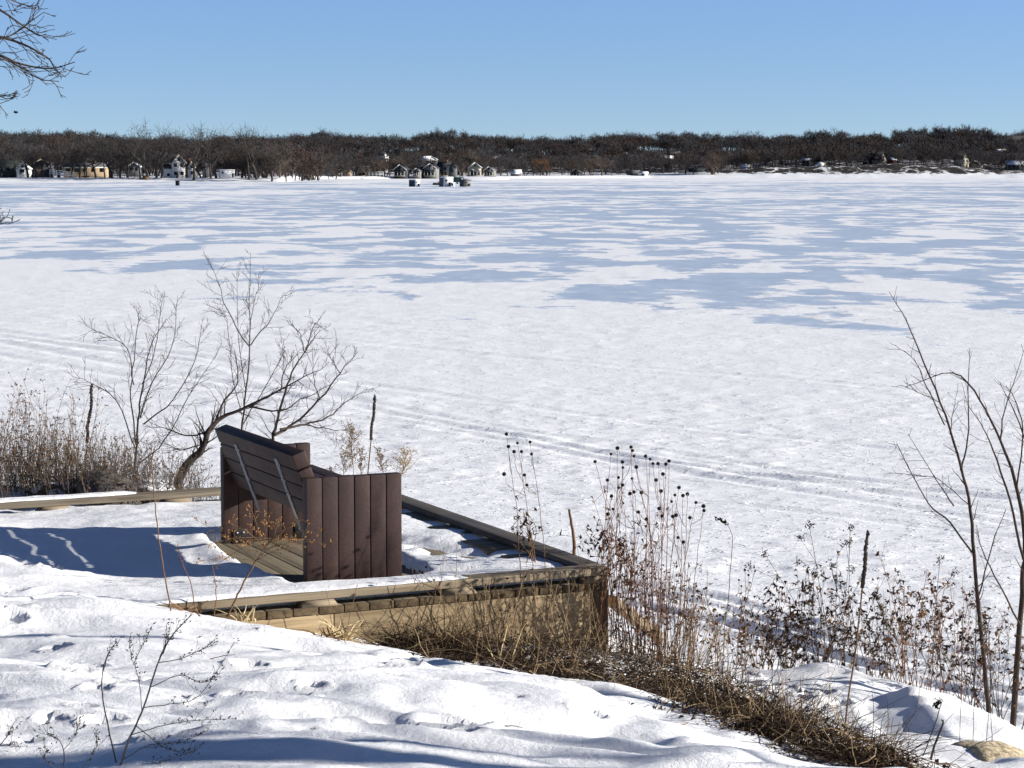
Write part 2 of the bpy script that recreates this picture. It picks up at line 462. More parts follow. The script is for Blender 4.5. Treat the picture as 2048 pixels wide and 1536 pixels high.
def spaced(segs):
    out = []
    for lo, hi, st in segs:
        out.append(np.arange(lo, hi - 1e-9, st))
    return np.concatenate(out + [np.array([segs[-1][1]])])

def geo(start, stop, st, g):
    x = start; out = []
    while (x < stop if st > 0 else x > stop):
        x += st; st *= g; out.append(x)
    return np.array(out)

A_ = np.concatenate([geo(-6, -45, -0.05, 1.12)[::-1], np.arange(-6, 3.6, 0.025), geo(3.575, 42, 0.05, 1.12)])
B_ = np.concatenate([geo(-7.2, -40, -0.05, 1.12)[::-1], np.arange(-7.2, 6.5, 0.022), geo(6.49, 14, 0.05, 1.15)])
A_ = np.unique(np.concatenate([A_, [-0.001, 0.001, -0.10, -0.103]])); B_ = np.unique(np.concatenate([B_, [0.001, -0.001, 0.134, 0.137, DECK_D - 0.138, DECK_D - 0.141]]))
AA, BB = np.meshgrid(A_, B_, indexing='ij')
XX, YY = from_ab(AA, BB)
ZZ = ground(XX, YY)
def grid_faces(n, m):
    i = np.arange(n - 1)[:, None] * m; j = np.arange(m - 1)[None, :]
    return np.stack([i + j, i + m + j, i + m + j + 1, i + j + 1], -1).reshape(-1, 4)
mb = MB(); mb.raw(np.stack([XX, YY, ZZ], -1).reshape(-1, 3), grid_faces(len(A_), len(B_)))
bank = mb.build('snow_bank', M['snow'], smooth=True)
bank['kind'] = 'structure'; bank['label'] = 'snow covered lake bank sloping down to the ice'

# ------------------------------------------------------------------ frozen lake
TRACKS = []
def track(pxs, width, depth):
    P = np.array([onz(p[0], p[1], 0.0)[:2] for p in pxs])
    TRACKS.append((P, width, depth))
for dy in (0, 10):
    track([(-60, 655 + dy), (420, 716 + dy), (740, 806 + dy), (1130, 880 + dy), (1480, 938 + dy), (2110, 992 + dy)], 0.08, 0.024)
track([(-60, 672), (300, 738), (760, 822), (1200, 905), (1900, 1003), (2110, 1030)], 0.08, 0.020)
track([(-60, 700), (300, 760), (560, 790), (860, 850), (1240, 925), (2110, 1060)], 0.09, 0.018)
track([(640, 756), (900, 790), (1300, 846), (2110, 930)], 0.09, 0.016)
track([(-60, 640), (500, 664), (1100, 720), (2110, 800)], .08, .014)
track([(700, 835), (1100, 868), (1600, 945), (2110, 1010)], .07, .018)
track([(1000, 980), (1500, 1010), (2110, 1080)], .06, .014)
track([(1200, 1160), (1420, 1190), (1660, 1258), (2110, 1330)], 0.06, 0.032)
track([(1200, 1172), (1420, 1206), (1660, 1282), (2110, 1358)], 0.06, 0.032)
track([(1240, 1206), (1420, 1236), (1660, 1312), (2110, 1400)], 0.06, 0.032)
track([(1300, 1216), (1500, 1262), (1800, 1350), (2110, 1440)], 0.06, 0.03)

def lake_z(x, y):
    n = 1 - sstep(70, 130, y)
    h = 0.016 * fbm(x * 0.9, y * 1.1, 51, 3)
    hm = fbm(x * 2.2 + 0.4 * fbm(x, y, 54, 2), y * 4.0, 52, 3) + 0.5 * fbm(x * .12, y * .2, 57, 2)
    h = h + 0.016 * sstep(0.2, 0.55, hm) + 0.007 * fbm(x * 4.5, y * 5.5, 53, 2)
    for P, w, dp in TRACKS:
        d = np.full(x.shape, 1e9)
        for p, q in zip(P[:-1], P[1:]):
            e = q - p; L2 = (e ** 2).sum()
            t = np.clip(((x - p[0]) * e[0] + (y - p[1]) * e[1]) / L2, 0, 1)
            d = np.minimum(d, (x - p[0] - t * e[0]) ** 2 + (y - p[1] - t * e[1]) ** 2)
        d = np.sqrt(d); w = np.maximum(w, 0.0042 * y)
        h = h - dp * np.exp(-(d / w) ** 2) * (0.85 + 0.25 * fbm(x * .9, y * .9, 55, 2)) + dp * .5 * np.exp(-((d - 2 * w) / w) ** 2)
    return h * n - 0.01
ys = [11.0]
while ys[-1] < 3200:
    y = ys[-1]; ys.append(y * (1 + (0.0030 if y < 32 else 0.0044 if y < 75 else 0.016 if y < 700 else 0.05)))
ys = np.array(ys)
ks = np.concatenate([-0.3 + geo(0, -1.4, -0.008, 1.2)[::-1], np.arange(-0.3, 0.3001, 0.0026), 0.3 + geo(0, 1.4, 0.008, 1.2)])
KK, YL = np.meshgrid(ks, ys, indexing='ij'); XL = KK * YL
mb = MB(); mb.raw(np.stack([XL, YL, lake_z(XL, YL)], -1).reshape(-1, 3), grid_faces(len(ks), len(ys)))
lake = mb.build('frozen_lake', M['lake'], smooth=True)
lake['kind'] = 'structure'; lake['label'] = 'frozen lake under packed snow and scoured blue ice'

# ------------------------------------------------------------------ deck with its low curb
M['tan_u'] = wood('weathered_tan_timber', [(0.15, (0.05, 0.040, 0.028)), (0.42, (0.19, 0.15, 0.10)), (0.75, (0.33, 0.265, 0.18))], 0)  # weathered tan, the curb wood's own colour
M['tan_face'] = wood('honey_fascia_timber', [(0.12, (0.09, 0.06, 0.033)), (0.40, (0.27, 0.195, 0.11)), (0.78, (0.44, 0.335, 0.20))], 0)
M['tan_grey'] = wood('grey_tan_timber', [(0.15, (0.04, 0.034, 0.026)), (0.42, (0.14, 0.115, 0.085)), (0.75, (0.26, 0.215, 0.155))], 0)
M['grey_v'] = wood('grey_weathered_timber', [(0.15, (0.03, 0.026, 0.024)), (0.5, (0.085, 0.075, 0.068)), (0.85, (0.17, 0.15, 0.135))], 1)
M['deck_v'] = wood('weathered_deck_timber', [(0.12, (0.05, 0.04, 0.026)), (0.45, (0.17, 0.14, 0.095)), (0.82, (0.27, 0.23, 0.165))], 1)
M['end'] = plain('damp_board_end', (0.10, 0.070, 0.038), 0.9, 0.5, 30)
M['post'] = wood('brown_post_timber', [(0.15, (0.03, 0.02, 0.012)), (0.5, (0.12, 0.082, 0.045)), (0.85, (0.20, 0.14, 0.08))], 2)

deck = thing('viewing_deck', (C1[0], C1[1], ZD), 'low timber viewing deck with a raised curb, half buried in snow under the bench', 'deck', rotz=DA)
mb = MB(); nb = 26; wv = 0.1425
for i in range(nb):
    x1 = -0.002 - i * wv; dz = rng.normal(0, .0012)
    mb.box((x1 - wv + 0.007, 0.012 + rng.normal(0, .0015), -0.036 + dz), (x1, DECK_D - 0.012, dz))
mb.build('deck_boards', M['deck_v'], deck, bevel=0.003)
mb = MB()
for i in range(nb):                            # sawn ends of the boards showing under the curb
    x1 = -0.002 - i * wv + (0.002 if i == 0 else 0)
    mb.box((x1 - wv + 0.006, -0.006 + rng.normal(0, .0018), -0.040 + rng.normal(0, .001)), (x1, 0.012, -0.001 + rng.normal(0, .001)))
mb.build('board_ends', M['end'], deck, bevel=0.003)
for z0, z1, x0, x1 in [(-0.285, -0.043, -1.62, -0.095), (-0.285, -0.043, -3.7, -1.625), (-0.50, -0.289, -2.4, -0.095)]:
    mb = MB(); mb.box((x0, 0.0 + rng.normal(0, .001), z0), (x1, 0.038, z1)); mb.build('fascia_board', M['tan_face'], deck, bevel=0.003)
mb = MB(); mb.box((-0.092, -0.004, -0.62), (0.004, 0.09, -0.043)); mb.build('corner_post', M['post'], deck, bevel=0.004)
mb = MB(); mb.box((-0.036, 0.094, -0.285), (0.0, DECK_D, -0.043)); mb.build('side_board', M['tan_face'], deck, bevel=0.003)
mb = MB(); mb.box((-3.7, -0.010, 0.041), (0.006, 0.128, 0.081)); mb.build('curb_rail', M['tan_u'], deck, bevel=0.004)
mb = MB(); mb.box((-0.115, 0.131, 0.043), (0.014, 2.15, 0.083)); mb.box((-0.115, 2.154, 0.0425), (0.014, DECK_D - 0.16, 0.0825)); mb.build('curb_rail', M['grey_v'], deck, bevel=0.004)
mb = MB(); mb.box((-3.7, DECK_D - 0.135, 0.041), (0.004, DECK_D, 0.085)); mb.build('curb_rail', M['tan_grey'], deck, bevel=0.008)
for k in range(5):
    xc = -0.10 - k * 0.80 if k else -0.07
    w = 0.085 if k else 0.066
    mb = MB(); mb.prism([(xc - w - .02, 0.0), (xc + w + (.02 if k else 0.004), 0.0), (xc + w - (.012 if k else 0), 0.0405), (xc - w + .012, 0.0405)], 1, -0.004, 0.085)
    mb.build('spacer_block', M['tan_u'], deck)
for k in range(6):
    yc = 0.62 + k * 0.58; w = 0.20
    mb = MB(); mb.prism([(yc - w - .03, 0.0), (yc + w + .03, 0.0), (yc + w - .02, 0.0425), (yc - w + .02, 0.0425)], 0, -0.285, -0.03)
    mb.build('spacer_block', M['tan_u'], deck)
for k in range(4):
    xc = -0.5 - k * 0.85
    mb = MB(); mb.prism([(xc - .11, 0.0), (xc + .11, 0.0), (xc + .08, 0.0405), (xc - .08, 0.0405)], 1, DECK_D - 0.13, DECK_D - 0.01)
    mb.build('spacer_block', M['tan_u'], deck)
# snow lying along the curb cap
def snow_strip(x0, x1, y0, y1, zt, h, seed, keep=-1.0):
    n, m = int((x1 - x0) / 0.02) + 1, 12
    xs = np.linspace(x0, x1, n); t = np.linspace(0, 1, m)
    X, T = np.meshgrid(xs, t, indexing='ij')
    e0 = y0 + 0.014 * fbm(xs * 7, xs * 0 + seed, seed, 3)
    Y = e0[:, None] + (y1 - e0[:, None]) * T
    hh = h * (0.75 + 0.6 * fbm(X * 3, Y * 6, seed + 1, 3)) * np.minimum(1, np.sqrt(np.clip(T * 7, 0, 1)))
    msk = sstep(keep - .08, keep + .10, fbm(X * 1.3 + seed, X * 0, seed + 4, 2))
    endf = sstep(0, .12, X - x0) * sstep(0, .25, x1 - X)
    Z = zt - 0.012 + (hh + 0.012) * msk * endf
    mb = MB(); mb.raw(np.stack([X, Y, Z], -1).reshape(-1, 3), grid_faces(n, m)); return mb
snow_strip(-2.75, -0.72, 0.018, 0.20, 0.081, 0.018, 3).build('curb_snow', M['snow'], deck, smooth=True)
snow_strip(-3.7, -1.5, DECK_D - 0.10, DECK_D - 0.01, 0.085, 0.022, 9, keep=0.05).build('curb_snow', M['snow'], deck, smooth=True)

# ------------------------------------------------------------------ bench of brown plastic lumber
def lumber():
    m, nt, b = new_mat('brown_plastic_lumber')
    v = coords(nt, (9, 9, 3.0)); f1 = noise(nt, v, 1.0, 5, 0.6)
    f2 = noise(nt, coords(nt), 55.0, 4, 0.7)
    r = ramp(nt, f1, [(0.3, (0.026, 0.013, 0.011)), (0.55, (0.044, 0.022, 0.018)), (0.8, (0.066, 0.037, 0.029))])
    r2 = ramp(nt, f2, [(0.35, (0.72, 0.72, 0.72)), (0.7, (1.22, 1.2, 1.18))])
    mx = N(nt, 'ShaderNodeMix', data_type='RGBA', blend_type='MULTIPLY'); mx.inputs[0].default_value = 1
    nt.links.new(r.outputs[0], mx.inputs[6]); nt.links.new(r2.outputs[0], mx.inputs[7])
    nt.links.new(mx.outputs[2], b.inputs['Base Color'])
    b.inputs['Roughness'].default_value = 0.62; b.inputs['Specular IOR Level'].default_value = 0.3
    bump(nt, b, f2, 0.35, 0.003)
    return m
M['lumber'] = lumber()
M['strap'] = plain('flaking_grey_strap', (0.15, 0.155, 0.17), 0.42, 0.6, 22, 0.5, 0.4)
M['iron'] = plain('black_iron', (0.015, 0.015, 0.016), 0.5, 0.3, 20)
M['bolt'] = plain('zinc_bolt', (0.5, 0.5, 0.5), 0.35, 0.1, 30, 0.5, 0.8)

bench = thing('park_bench', (BO[0], BO[1], ZD), 'dark brown plank bench with solid slatted ends standing on the snowy deck', 'bench', rotz=DA)
PW, PH, PT, BL = 0.57, 0.590, 0.064, 1.565
for y0 in (0.0, BL - PT):
    mb = MB(); bw = PW / 6
    for i in range(6):
        mb.box((i * bw + 0.0022, y0 + rng.normal(0, .0015), -0.0), ((i + 1) * bw - 0.0022, y0 + PT, PH + rng.normal(0, .0012)))
    mb.build('end_panel', M['lumber'], bench, bevel=0.003)
th = math.radians(19.5)
e = np.array([-math.sin(th), math.cos(th)]); nn = np.array([math.cos(th), math.sin(th)])
top = np.array([-0.052, 0.712])
for k in range(4):
    p0 = top - e * (0.0955 * k); p1 = p0 - e * 0.089
    y0, y1 = (0.075, 1.50) if k == 0 else (0.068, 1.499)
    mb = MB(); mb.prism([p0, p0 + nn * .08, p1 + nn * .08, p1], 1, y0, y1)
    mb.build('back_plank', M['lumber'], bench, bevel=0.005)
for k in range(4):
    x0 = 0.205 + k * 0.094; z0 = 0.385 + k * 0.009
    mb = MB(); mb.prism([(x0, z0), (x0 + .088, z0 + .0085), (x0 + .088, z0 + .0485), (x0, z0 + .040)], 1, 0.067, 1.498)
    mb.build('seat_plank', M['lumber'], bench, bevel=0.005)
for y in (0.40, 1.14):
    q0 = top - e * 0.055 - nn * 0.0055; q1 = top - e * 0.50 - nn * 0.0055
    mb = MB(); mb.prism([q0, q0 + nn * .005, q1 + nn * .005, q1], 1, y - .025, y + .025)
    s = mb.build('back_strap', M['strap'], bench, bevel=0.001)
    for d in (0.085, 0.18, 0.27):
        mb = MB(); c = q0 - e * (d - .055) - nn * 0.001; mb.blob((c[0], y, c[1]), (.006, .006, .006), 6, 4)
        mb.build('bolt', M['bolt'], s, smooth=True)
for y in (0.13, 0.76, 1.40):
    mb = MB(); mb.box((0.17, y - .02, 0.345), (0.50, y + .02, 0.382)); mb.build('seat_support', M['iron'], bench, bevel=0.003)
for x in (0.06, 0.46):
    mb = MB(); mb.box((x, BL - PT - .009, 0.002), (x + .085, BL - PT - .002, 0.085)); mb.box((x, BL - PT - .040, 0.002), (x + .085, BL - PT - .0095, 0.007))
    br = mb.build('foot_bracket', M['iron'], bench, bevel=0.001)
    for dx in (.022, .062):
        mb = MB(); mb.blob((x + dx, BL - PT - .011, 0.062), (.007, .005, .007), 8, 5); mb.build('bolt', M['bolt'], br, smooth=True)
for x in (0.06, 0.46):
    mb = MB(); mb.box((x, PT + .002, 0.002), (x + .085, PT + .009, 0.085)); mb.box((x, PT + .0095, 0.002), (x + .085, PT + .075, 0.009))
    mb.build('foot_bracket', M['iron'], bench, bevel=0.001)
# ------------------------------------------------------------------ far shore
def kpx(px): return (px - CX) / FPX
_sp = np.array([-2500, -400, 0, 300, 560, 582, 606, 760, 1000, 1300, 2048, 2500, 4500]); _sy = np.array([900, 930, 950, 952, 958, 975, 1330, 1400, 1470, 1550, 1560, 1540, 1500.])
_hp = np.array([-2500, 0, 100, 200, 300, 400, 500, 590, 650, 700, 780, 830, 900, 950, 1000, 1070, 1130, 1180, 1250, 1300, 1380, 1450, 1500, 1560, 1660, 1700, 1800, 1930, 1990, 2048, 4500])
_hy = np.array([264, 264, 266, 268, 271, 272, 272, 271, 264, 266, 271, 268, 264, 268, 272, 277, 273, 267, 264, 268, 265, 267, 272, 270, 263, 266, 262, 258, 268, 260, 265.])
def shore_y(px): return np.interp(px, _sp, _sy)
def far_ground(px, Y):
    d = Y - shore_y(px)
    rough = 0.35 * fbm(px * .03, Y * .05, 71, 3)
    z = -1.5 + 2.9 * sstep(-8, 9, d) + rough + np.clip(d, 0, 400) * 0.008
    bl = np.interp(px, [1180, 1300, 1420, 1540, 1700, 1790, 1900, 2000, 2100, 2600], [0, 1.2, 3.0, 6.0, 6.6, 8.2, 6.6, 3.2, 4.5, 4.5])
    z = z + bl * sstep(4, 42, d) * (1 + .12 * fbm(px * .05, Y * .04, 73, 3))
    top = CAMZ + (HZ - np.interp(px, _hp, _hy)) / FPX * 2020 - 15.5
    start = np.where(px < 600, 1250, shore_y(px) + 70)
    z = z + np.maximum(top - z, 0) * sstep(0, 1, (Y - start) / (2020 - start)) * (d > -20)
    return np.maximum(z, -1.5)
pxs = np.concatenate([np.linspace(-2400, -120, 40)[:-1], np.arange(-120, 2170, 4.0), np.linspace(2170, 4400, 40)])
yr = np.concatenate([np.arange(900, 1010, 5.), np.arange(1010, 1300, 18.), np.arange(1300, 1660, 5.), np.arange(1660, 2100, 22.), [2300, 2700]])
PX, YF = np.meshgrid(pxs, yr, indexing='ij')
mb = MB(); mb.raw(np.stack([kpx(PX) * YF, YF, far_ground(PX, YF)], -1).reshape(-1, 3), grid_faces(len(pxs), len(yr)))
def far_ground_mat():
    m, nt, b = new_mat('far_shore_snow_and_litter')
    v = coords(nt)
    sp = N(nt, 'ShaderNodeSeparateXYZ'); nt.links.new(v, sp.inputs[0])
    n1 = noise(nt, v, 0.11, 6, 0.72, 0.6)
    zz = N(nt, 'ShaderNodeMapRange'); zz.inputs['From Min'].default_value = 1.6; zz.inputs['From Max'].default_value = 4.5
    zz.inputs['To Min'].default_value = -0.22; zz.inputs['To Max'].default_value = 0.045
    nt.links.new(sp.outputs['Z'], zz.inputs['Value'])
    ad = N(nt, 'ShaderNodeMath', operation='ADD'); nt.links.new(n1, ad.inputs[0]); nt.links.new(zz.outputs[0], ad.inputs[1])
    r = ramp(nt, ad.outputs[0], [(0.44, (0.84, 0.85, 0.87)), (0.485, (0.20, 0.18, 0.17)), (0.53, (0.030, 0.027, 0.026))])
    nt.links.new(r.outputs[0], b.inputs['Base Color']); b.inputs['Roughness'].default_value = 0.9
    b.inputs['Specular IOR Level'].default_value = 0.1
    return m
M['farland'] = far_ground_mat()
fs = mb.build('far_shore', M['farland'], smooth=True); fs['kind'] = 'structure'; fs['label'] = 'snow streaked far shore and wooded hillside'

def farpt(px, Y):
    return np.array([kpx(px) * Y, Y, float(far_ground(np.array(float(px)), np.array(float(Y))))])

# ---- bare trees
M['bark_far'] = plain('bare_grey_brown_bark', (0.060, 0.053, 0.051), 0.95, 0.3, 0.5, 0.1)
M['bark_pale'] = plain('pale_grey_bark', (0.072, 0.062, 0.055), 0.95, 0.25, 0.5, 0.1)
M['bark_tan'] = plain('tan_twig_bark', (0.115, 0.092, 0.073), 0.95, 0.25, 0.5, 0.1)
M['oak_leaf'] = plain('clinging_orange_leaves', (0.26, 0.115, 0.035), 0.9, 0.4, 1.0, 0.1)
M['conifer'] = plain('dark_conifer_needles', (0.020, 0.036, 0.020), 0.9, 0.4, 1.0, 0.1)

def unit(v): return v / (np.linalg.norm(v) + 1e-12)
def perp(d, R):
    a = R.normal(size=3); a -= d * a.dot(d); return unit(a)

def bare_tree(seed, H=18.0, trunk=0.26, spread=0.75, lean=0.0, levels=4, kids=(4, 4, 5, 4), twig=0.045, thick=0.022, stems=1, detail=True):
    R = np.random.default_rng(seed); mb = MB(); rib = []
    def go(p, d, L, r, lv):
        k = 4 if lv < 2 else 3
        pts = [p]; q = p.copy(); dd = d.copy()
        for i in range(k):
            dd = unit(dd + R.normal(0, 0.10 + 0.05 * lv, 3) + np.array([0, 0, 0.06 if lv else 0.02]))
            q = q + dd * L / k; pts.append(q)
        pts = np.array(pts); r1 = r * (0.62 if lv < levels else 0.5)
        if lv < 2 or (detail and lv == 2): mb.tube(pts, r, r1, 5 if lv == 0 else 3)
        else: rib.append((pts if detail else pts[[0, -1]], max(r, twig * .5), max(r1, twig * .32)))
        if lv >= levels: return
        n = kids[lv]
        for i in range(n):
            f = 1.0 if i == 0 else R.uniform(0.45 if lv else 0.62, 1.0)
            s = f * k; j = min(int(s), k - 1); bp = pts[j] + (pts[j + 1] - pts[j]) * (s - j)
            ang = R.uniform(.15, .45) if i == 0 else R.uniform(.55, 1.05)
            nd = unit(dd * math.cos(ang) + perp(dd, R) * math.sin(ang) * spread / .75)
            if nd[2] < -.15: nd[2] *= -.3
            go(bp, nd, L * R.uniform(.58, .86) * (1.0 if lv else 1.1), max(r1 * R.uniform(.6, .85), .012), lv + 1)
    for s in range(stems):
        a = R.uniform(0, 6.28); t = lean if stems == 1 else R.uniform(.12, .42)
        d = unit(np.array([math.cos(a) * math.sin(t), math.sin(a) * math.sin(t), math.cos(t)])) if stems > 1 or not lean else unit(np.array([math.sin(lean), 0, math.cos(lean)]))
        go(np.array([0, 0, -0.4]) + (np.array([math.cos(a), math.sin(a), 0]) * .3 if stems > 1 else 0), d, H * trunk, H * thick * (1 if stems == 1 else .7), 0)
    for pts, r0, r1 in rib:
        s = perp(unit(pts[-1] - pts[0]), R); n = len(pts); rr = np.linspace(r0, r1, n)[:, None]
        v = np.concatenate([pts + s * rr, pts - s * rr])
        mb.raw(v, np.array([[i, i + 1, n + i + 1, n + i] for i in range(n - 1)]))
    v = mb.verts(); sc = H / v[:, 2].max()          # trim to the wanted height
    mb.v = [a * np.array([sc, sc, sc]) for a in mb.v]
    return mb

TREE = {}
for i, (sd, kw) in enumerate([(1, dict(trunk=.30, spread=.8)), (2, dict(trunk=.22, spread=.9, stems=2)), (3, dict(trunk=.34, spread=.62)), (4, dict(trunk=.26, spread=.95)),
                              (5, dict(trunk=.2, spread=.55, stems=3)), (6, dict(trunk=.30, spread=.75, lean=.28)), (7, dict(trunk=.28, spread=.7, kids=(5, 4, 5, 5)))]):
    TREE[i] = bare_tree(sd, 18.0, **kw).mesh('bare_tree', M['bark_far'])
PALE = [bare_tree(41, 18.0, trunk=.36, spread=.7, lean=-.22, thick=.026, twig=.085).mesh('pale_tree', M['bark_pale']), bare_tree(42, 18.0, trunk=.34, spread=.85, lean=.3, thick=.026, twig=.085).mesh('pale_tree', M['bark_pale']),
        bare_tree(43, 18.0, trunk=.38, spread=.75, thick=.024, twig=.085).mesh('pale_tree', M['bark_pale'])]
TAN = [bare_tree(51, 15.0, trunk=.16, spread=.6, stems=4, kids=(4, 5, 6, 4)).mesh('tan_tree', M['bark_tan']), bare_tree(52, 16.0, trunk=.2, spread=.7, kids=(6, 5, 5, 4)).mesh('tan_tree', M['bark_tan'])]

# ---- the wooded hill, too far and dense to count
woods = MB()
WV = [bare_tree(60 + i, 1.0 * 14, trunk=t, spread=s, kids=(5, 5, 6, 3), twig=.11, thick=.02, detail=False) for i, (t, s) in enumerate([(.30, .9), (.26, 1.0), (.34, .75), (.24, .85)])]
R = np.random.default_rng(5)
def plant_wood(n, pxlo, pxhi, ylo, yhi, hlo, hhi, woods):
    for _ in range(n):
        px = R.uniform(pxlo, pxhi); f = R.uniform(0, 1); Y = ylo(px) + (yhi - ylo(px)) * f
        g = farpt(px, Y)
        s = R.uniform(hlo, hhi) / 14 * (1 + .30 * float(fbm(np.array(px * .018), np.array(Y * .012), 91, 3)))
        a = R.uniform(0, 6.28); w = s * R.uniform(.95, 1.35)
        Mx = np.array([[math.cos(a) * w, -math.sin(a) * w, 0], [math.sin(a) * w, math.cos(a) * w, 0], [0, 0, s]])
        woods.add(WV[R.integers(0, len(WV))], Mx, g)
WOODS = [(woods, 'bark_far', 'dense dark bare winter woods covering the hill beyond the lake'), (MB(), 'bark_brown', 'brown twiggy bare woods mixed through the far hillside'), (MB(), 'bark_haze', 'grey bare woods mixed through the far hillside')]
M['bark_brown'] = plain('brown_twig_bark', (0.072, 0.052, 0.043), 0.95, 0.3, 0.5, 0.1); M['bark_haze'] = plain('grey_twig_bark', (0.078, 0.074, 0.076), 0.95, 0.3, 0.5, 0.1)
for (wm, mt, lb), q in zip(WOODS, (.5, .25, .25)):
    plant_wood(int(1150 * q), 560, 2130, lambda p: shore_y(p) + (55 if p < 1400 else 75), 2060, 10, 16, wm)
    plant_wood(int(520 * q), -90, 2130, lambda p: 1990.0, 2180, 10.5, 18, wm)
    plant_wood(int(330 * q), -90, 640, lambda p: 1035.0, 1260, 10, 16, wm)
    plant_wood(int(300 * q), -90, 700, lambda p: 1300.0, 2060, 12, 17, wm)
    plant_wood(int(420 * q), -900, -90, lambda p: 1000.0, 1500, 11, 16, wm); plant_wood(int(420 * q), 2130, 2900, lambda p: shore_y(p) + 60, 2060, 11, 16, wm)
    wd = wm.build('woods', M[mt]); tag(wd, lb, 'woods', kind='stuff')

# ---- houses, docks and sheds along the shore
def pm(n, c, **k):
    M[n] = plain(n, c, k.get('rough', .85), k.get('var', .12), k.get('scale', 1.2), .2); return n
for n, c in [('white_siding', (.80, .79, .76)), ('cream_siding', (.38, .34, .245)), ('tan_siding', (.40, .30, .19)), ('grey_siding', (.115, .12, .125)), ('pale_grey_siding', (.20, .20, .19)),
             ('dark_siding', (.055, .058, .065)), ('navy_siding', (.035, .042, .06)), ('brown_siding', (.16, .10, .06)), ('red_siding', (.25, .07, .04)), ('stone_wall', (.42, .36, .28)), ('teal_siding', (.04, .075, .08)),
             ('dark_roof', (.038, .038, .042)), ('brown_roof', (.12, .075, .055)), ('grey_roof', (.12, .12, .125)), ('green_roof', (.03, .04, .034)), ('snow_roof', (.82, .84, .87)),
             ('dark_glass', (.02, .024, .03)), ('orange_wood', (.36, .17, .06)), ('white_trim', (.8, .8, .78)), ('dock_wood', (.24, .21, .175)), ('black_cloth', (.018, .018, .02)), ('shanty_blue', (.045, .065, .085))]:
    pm(n, c)

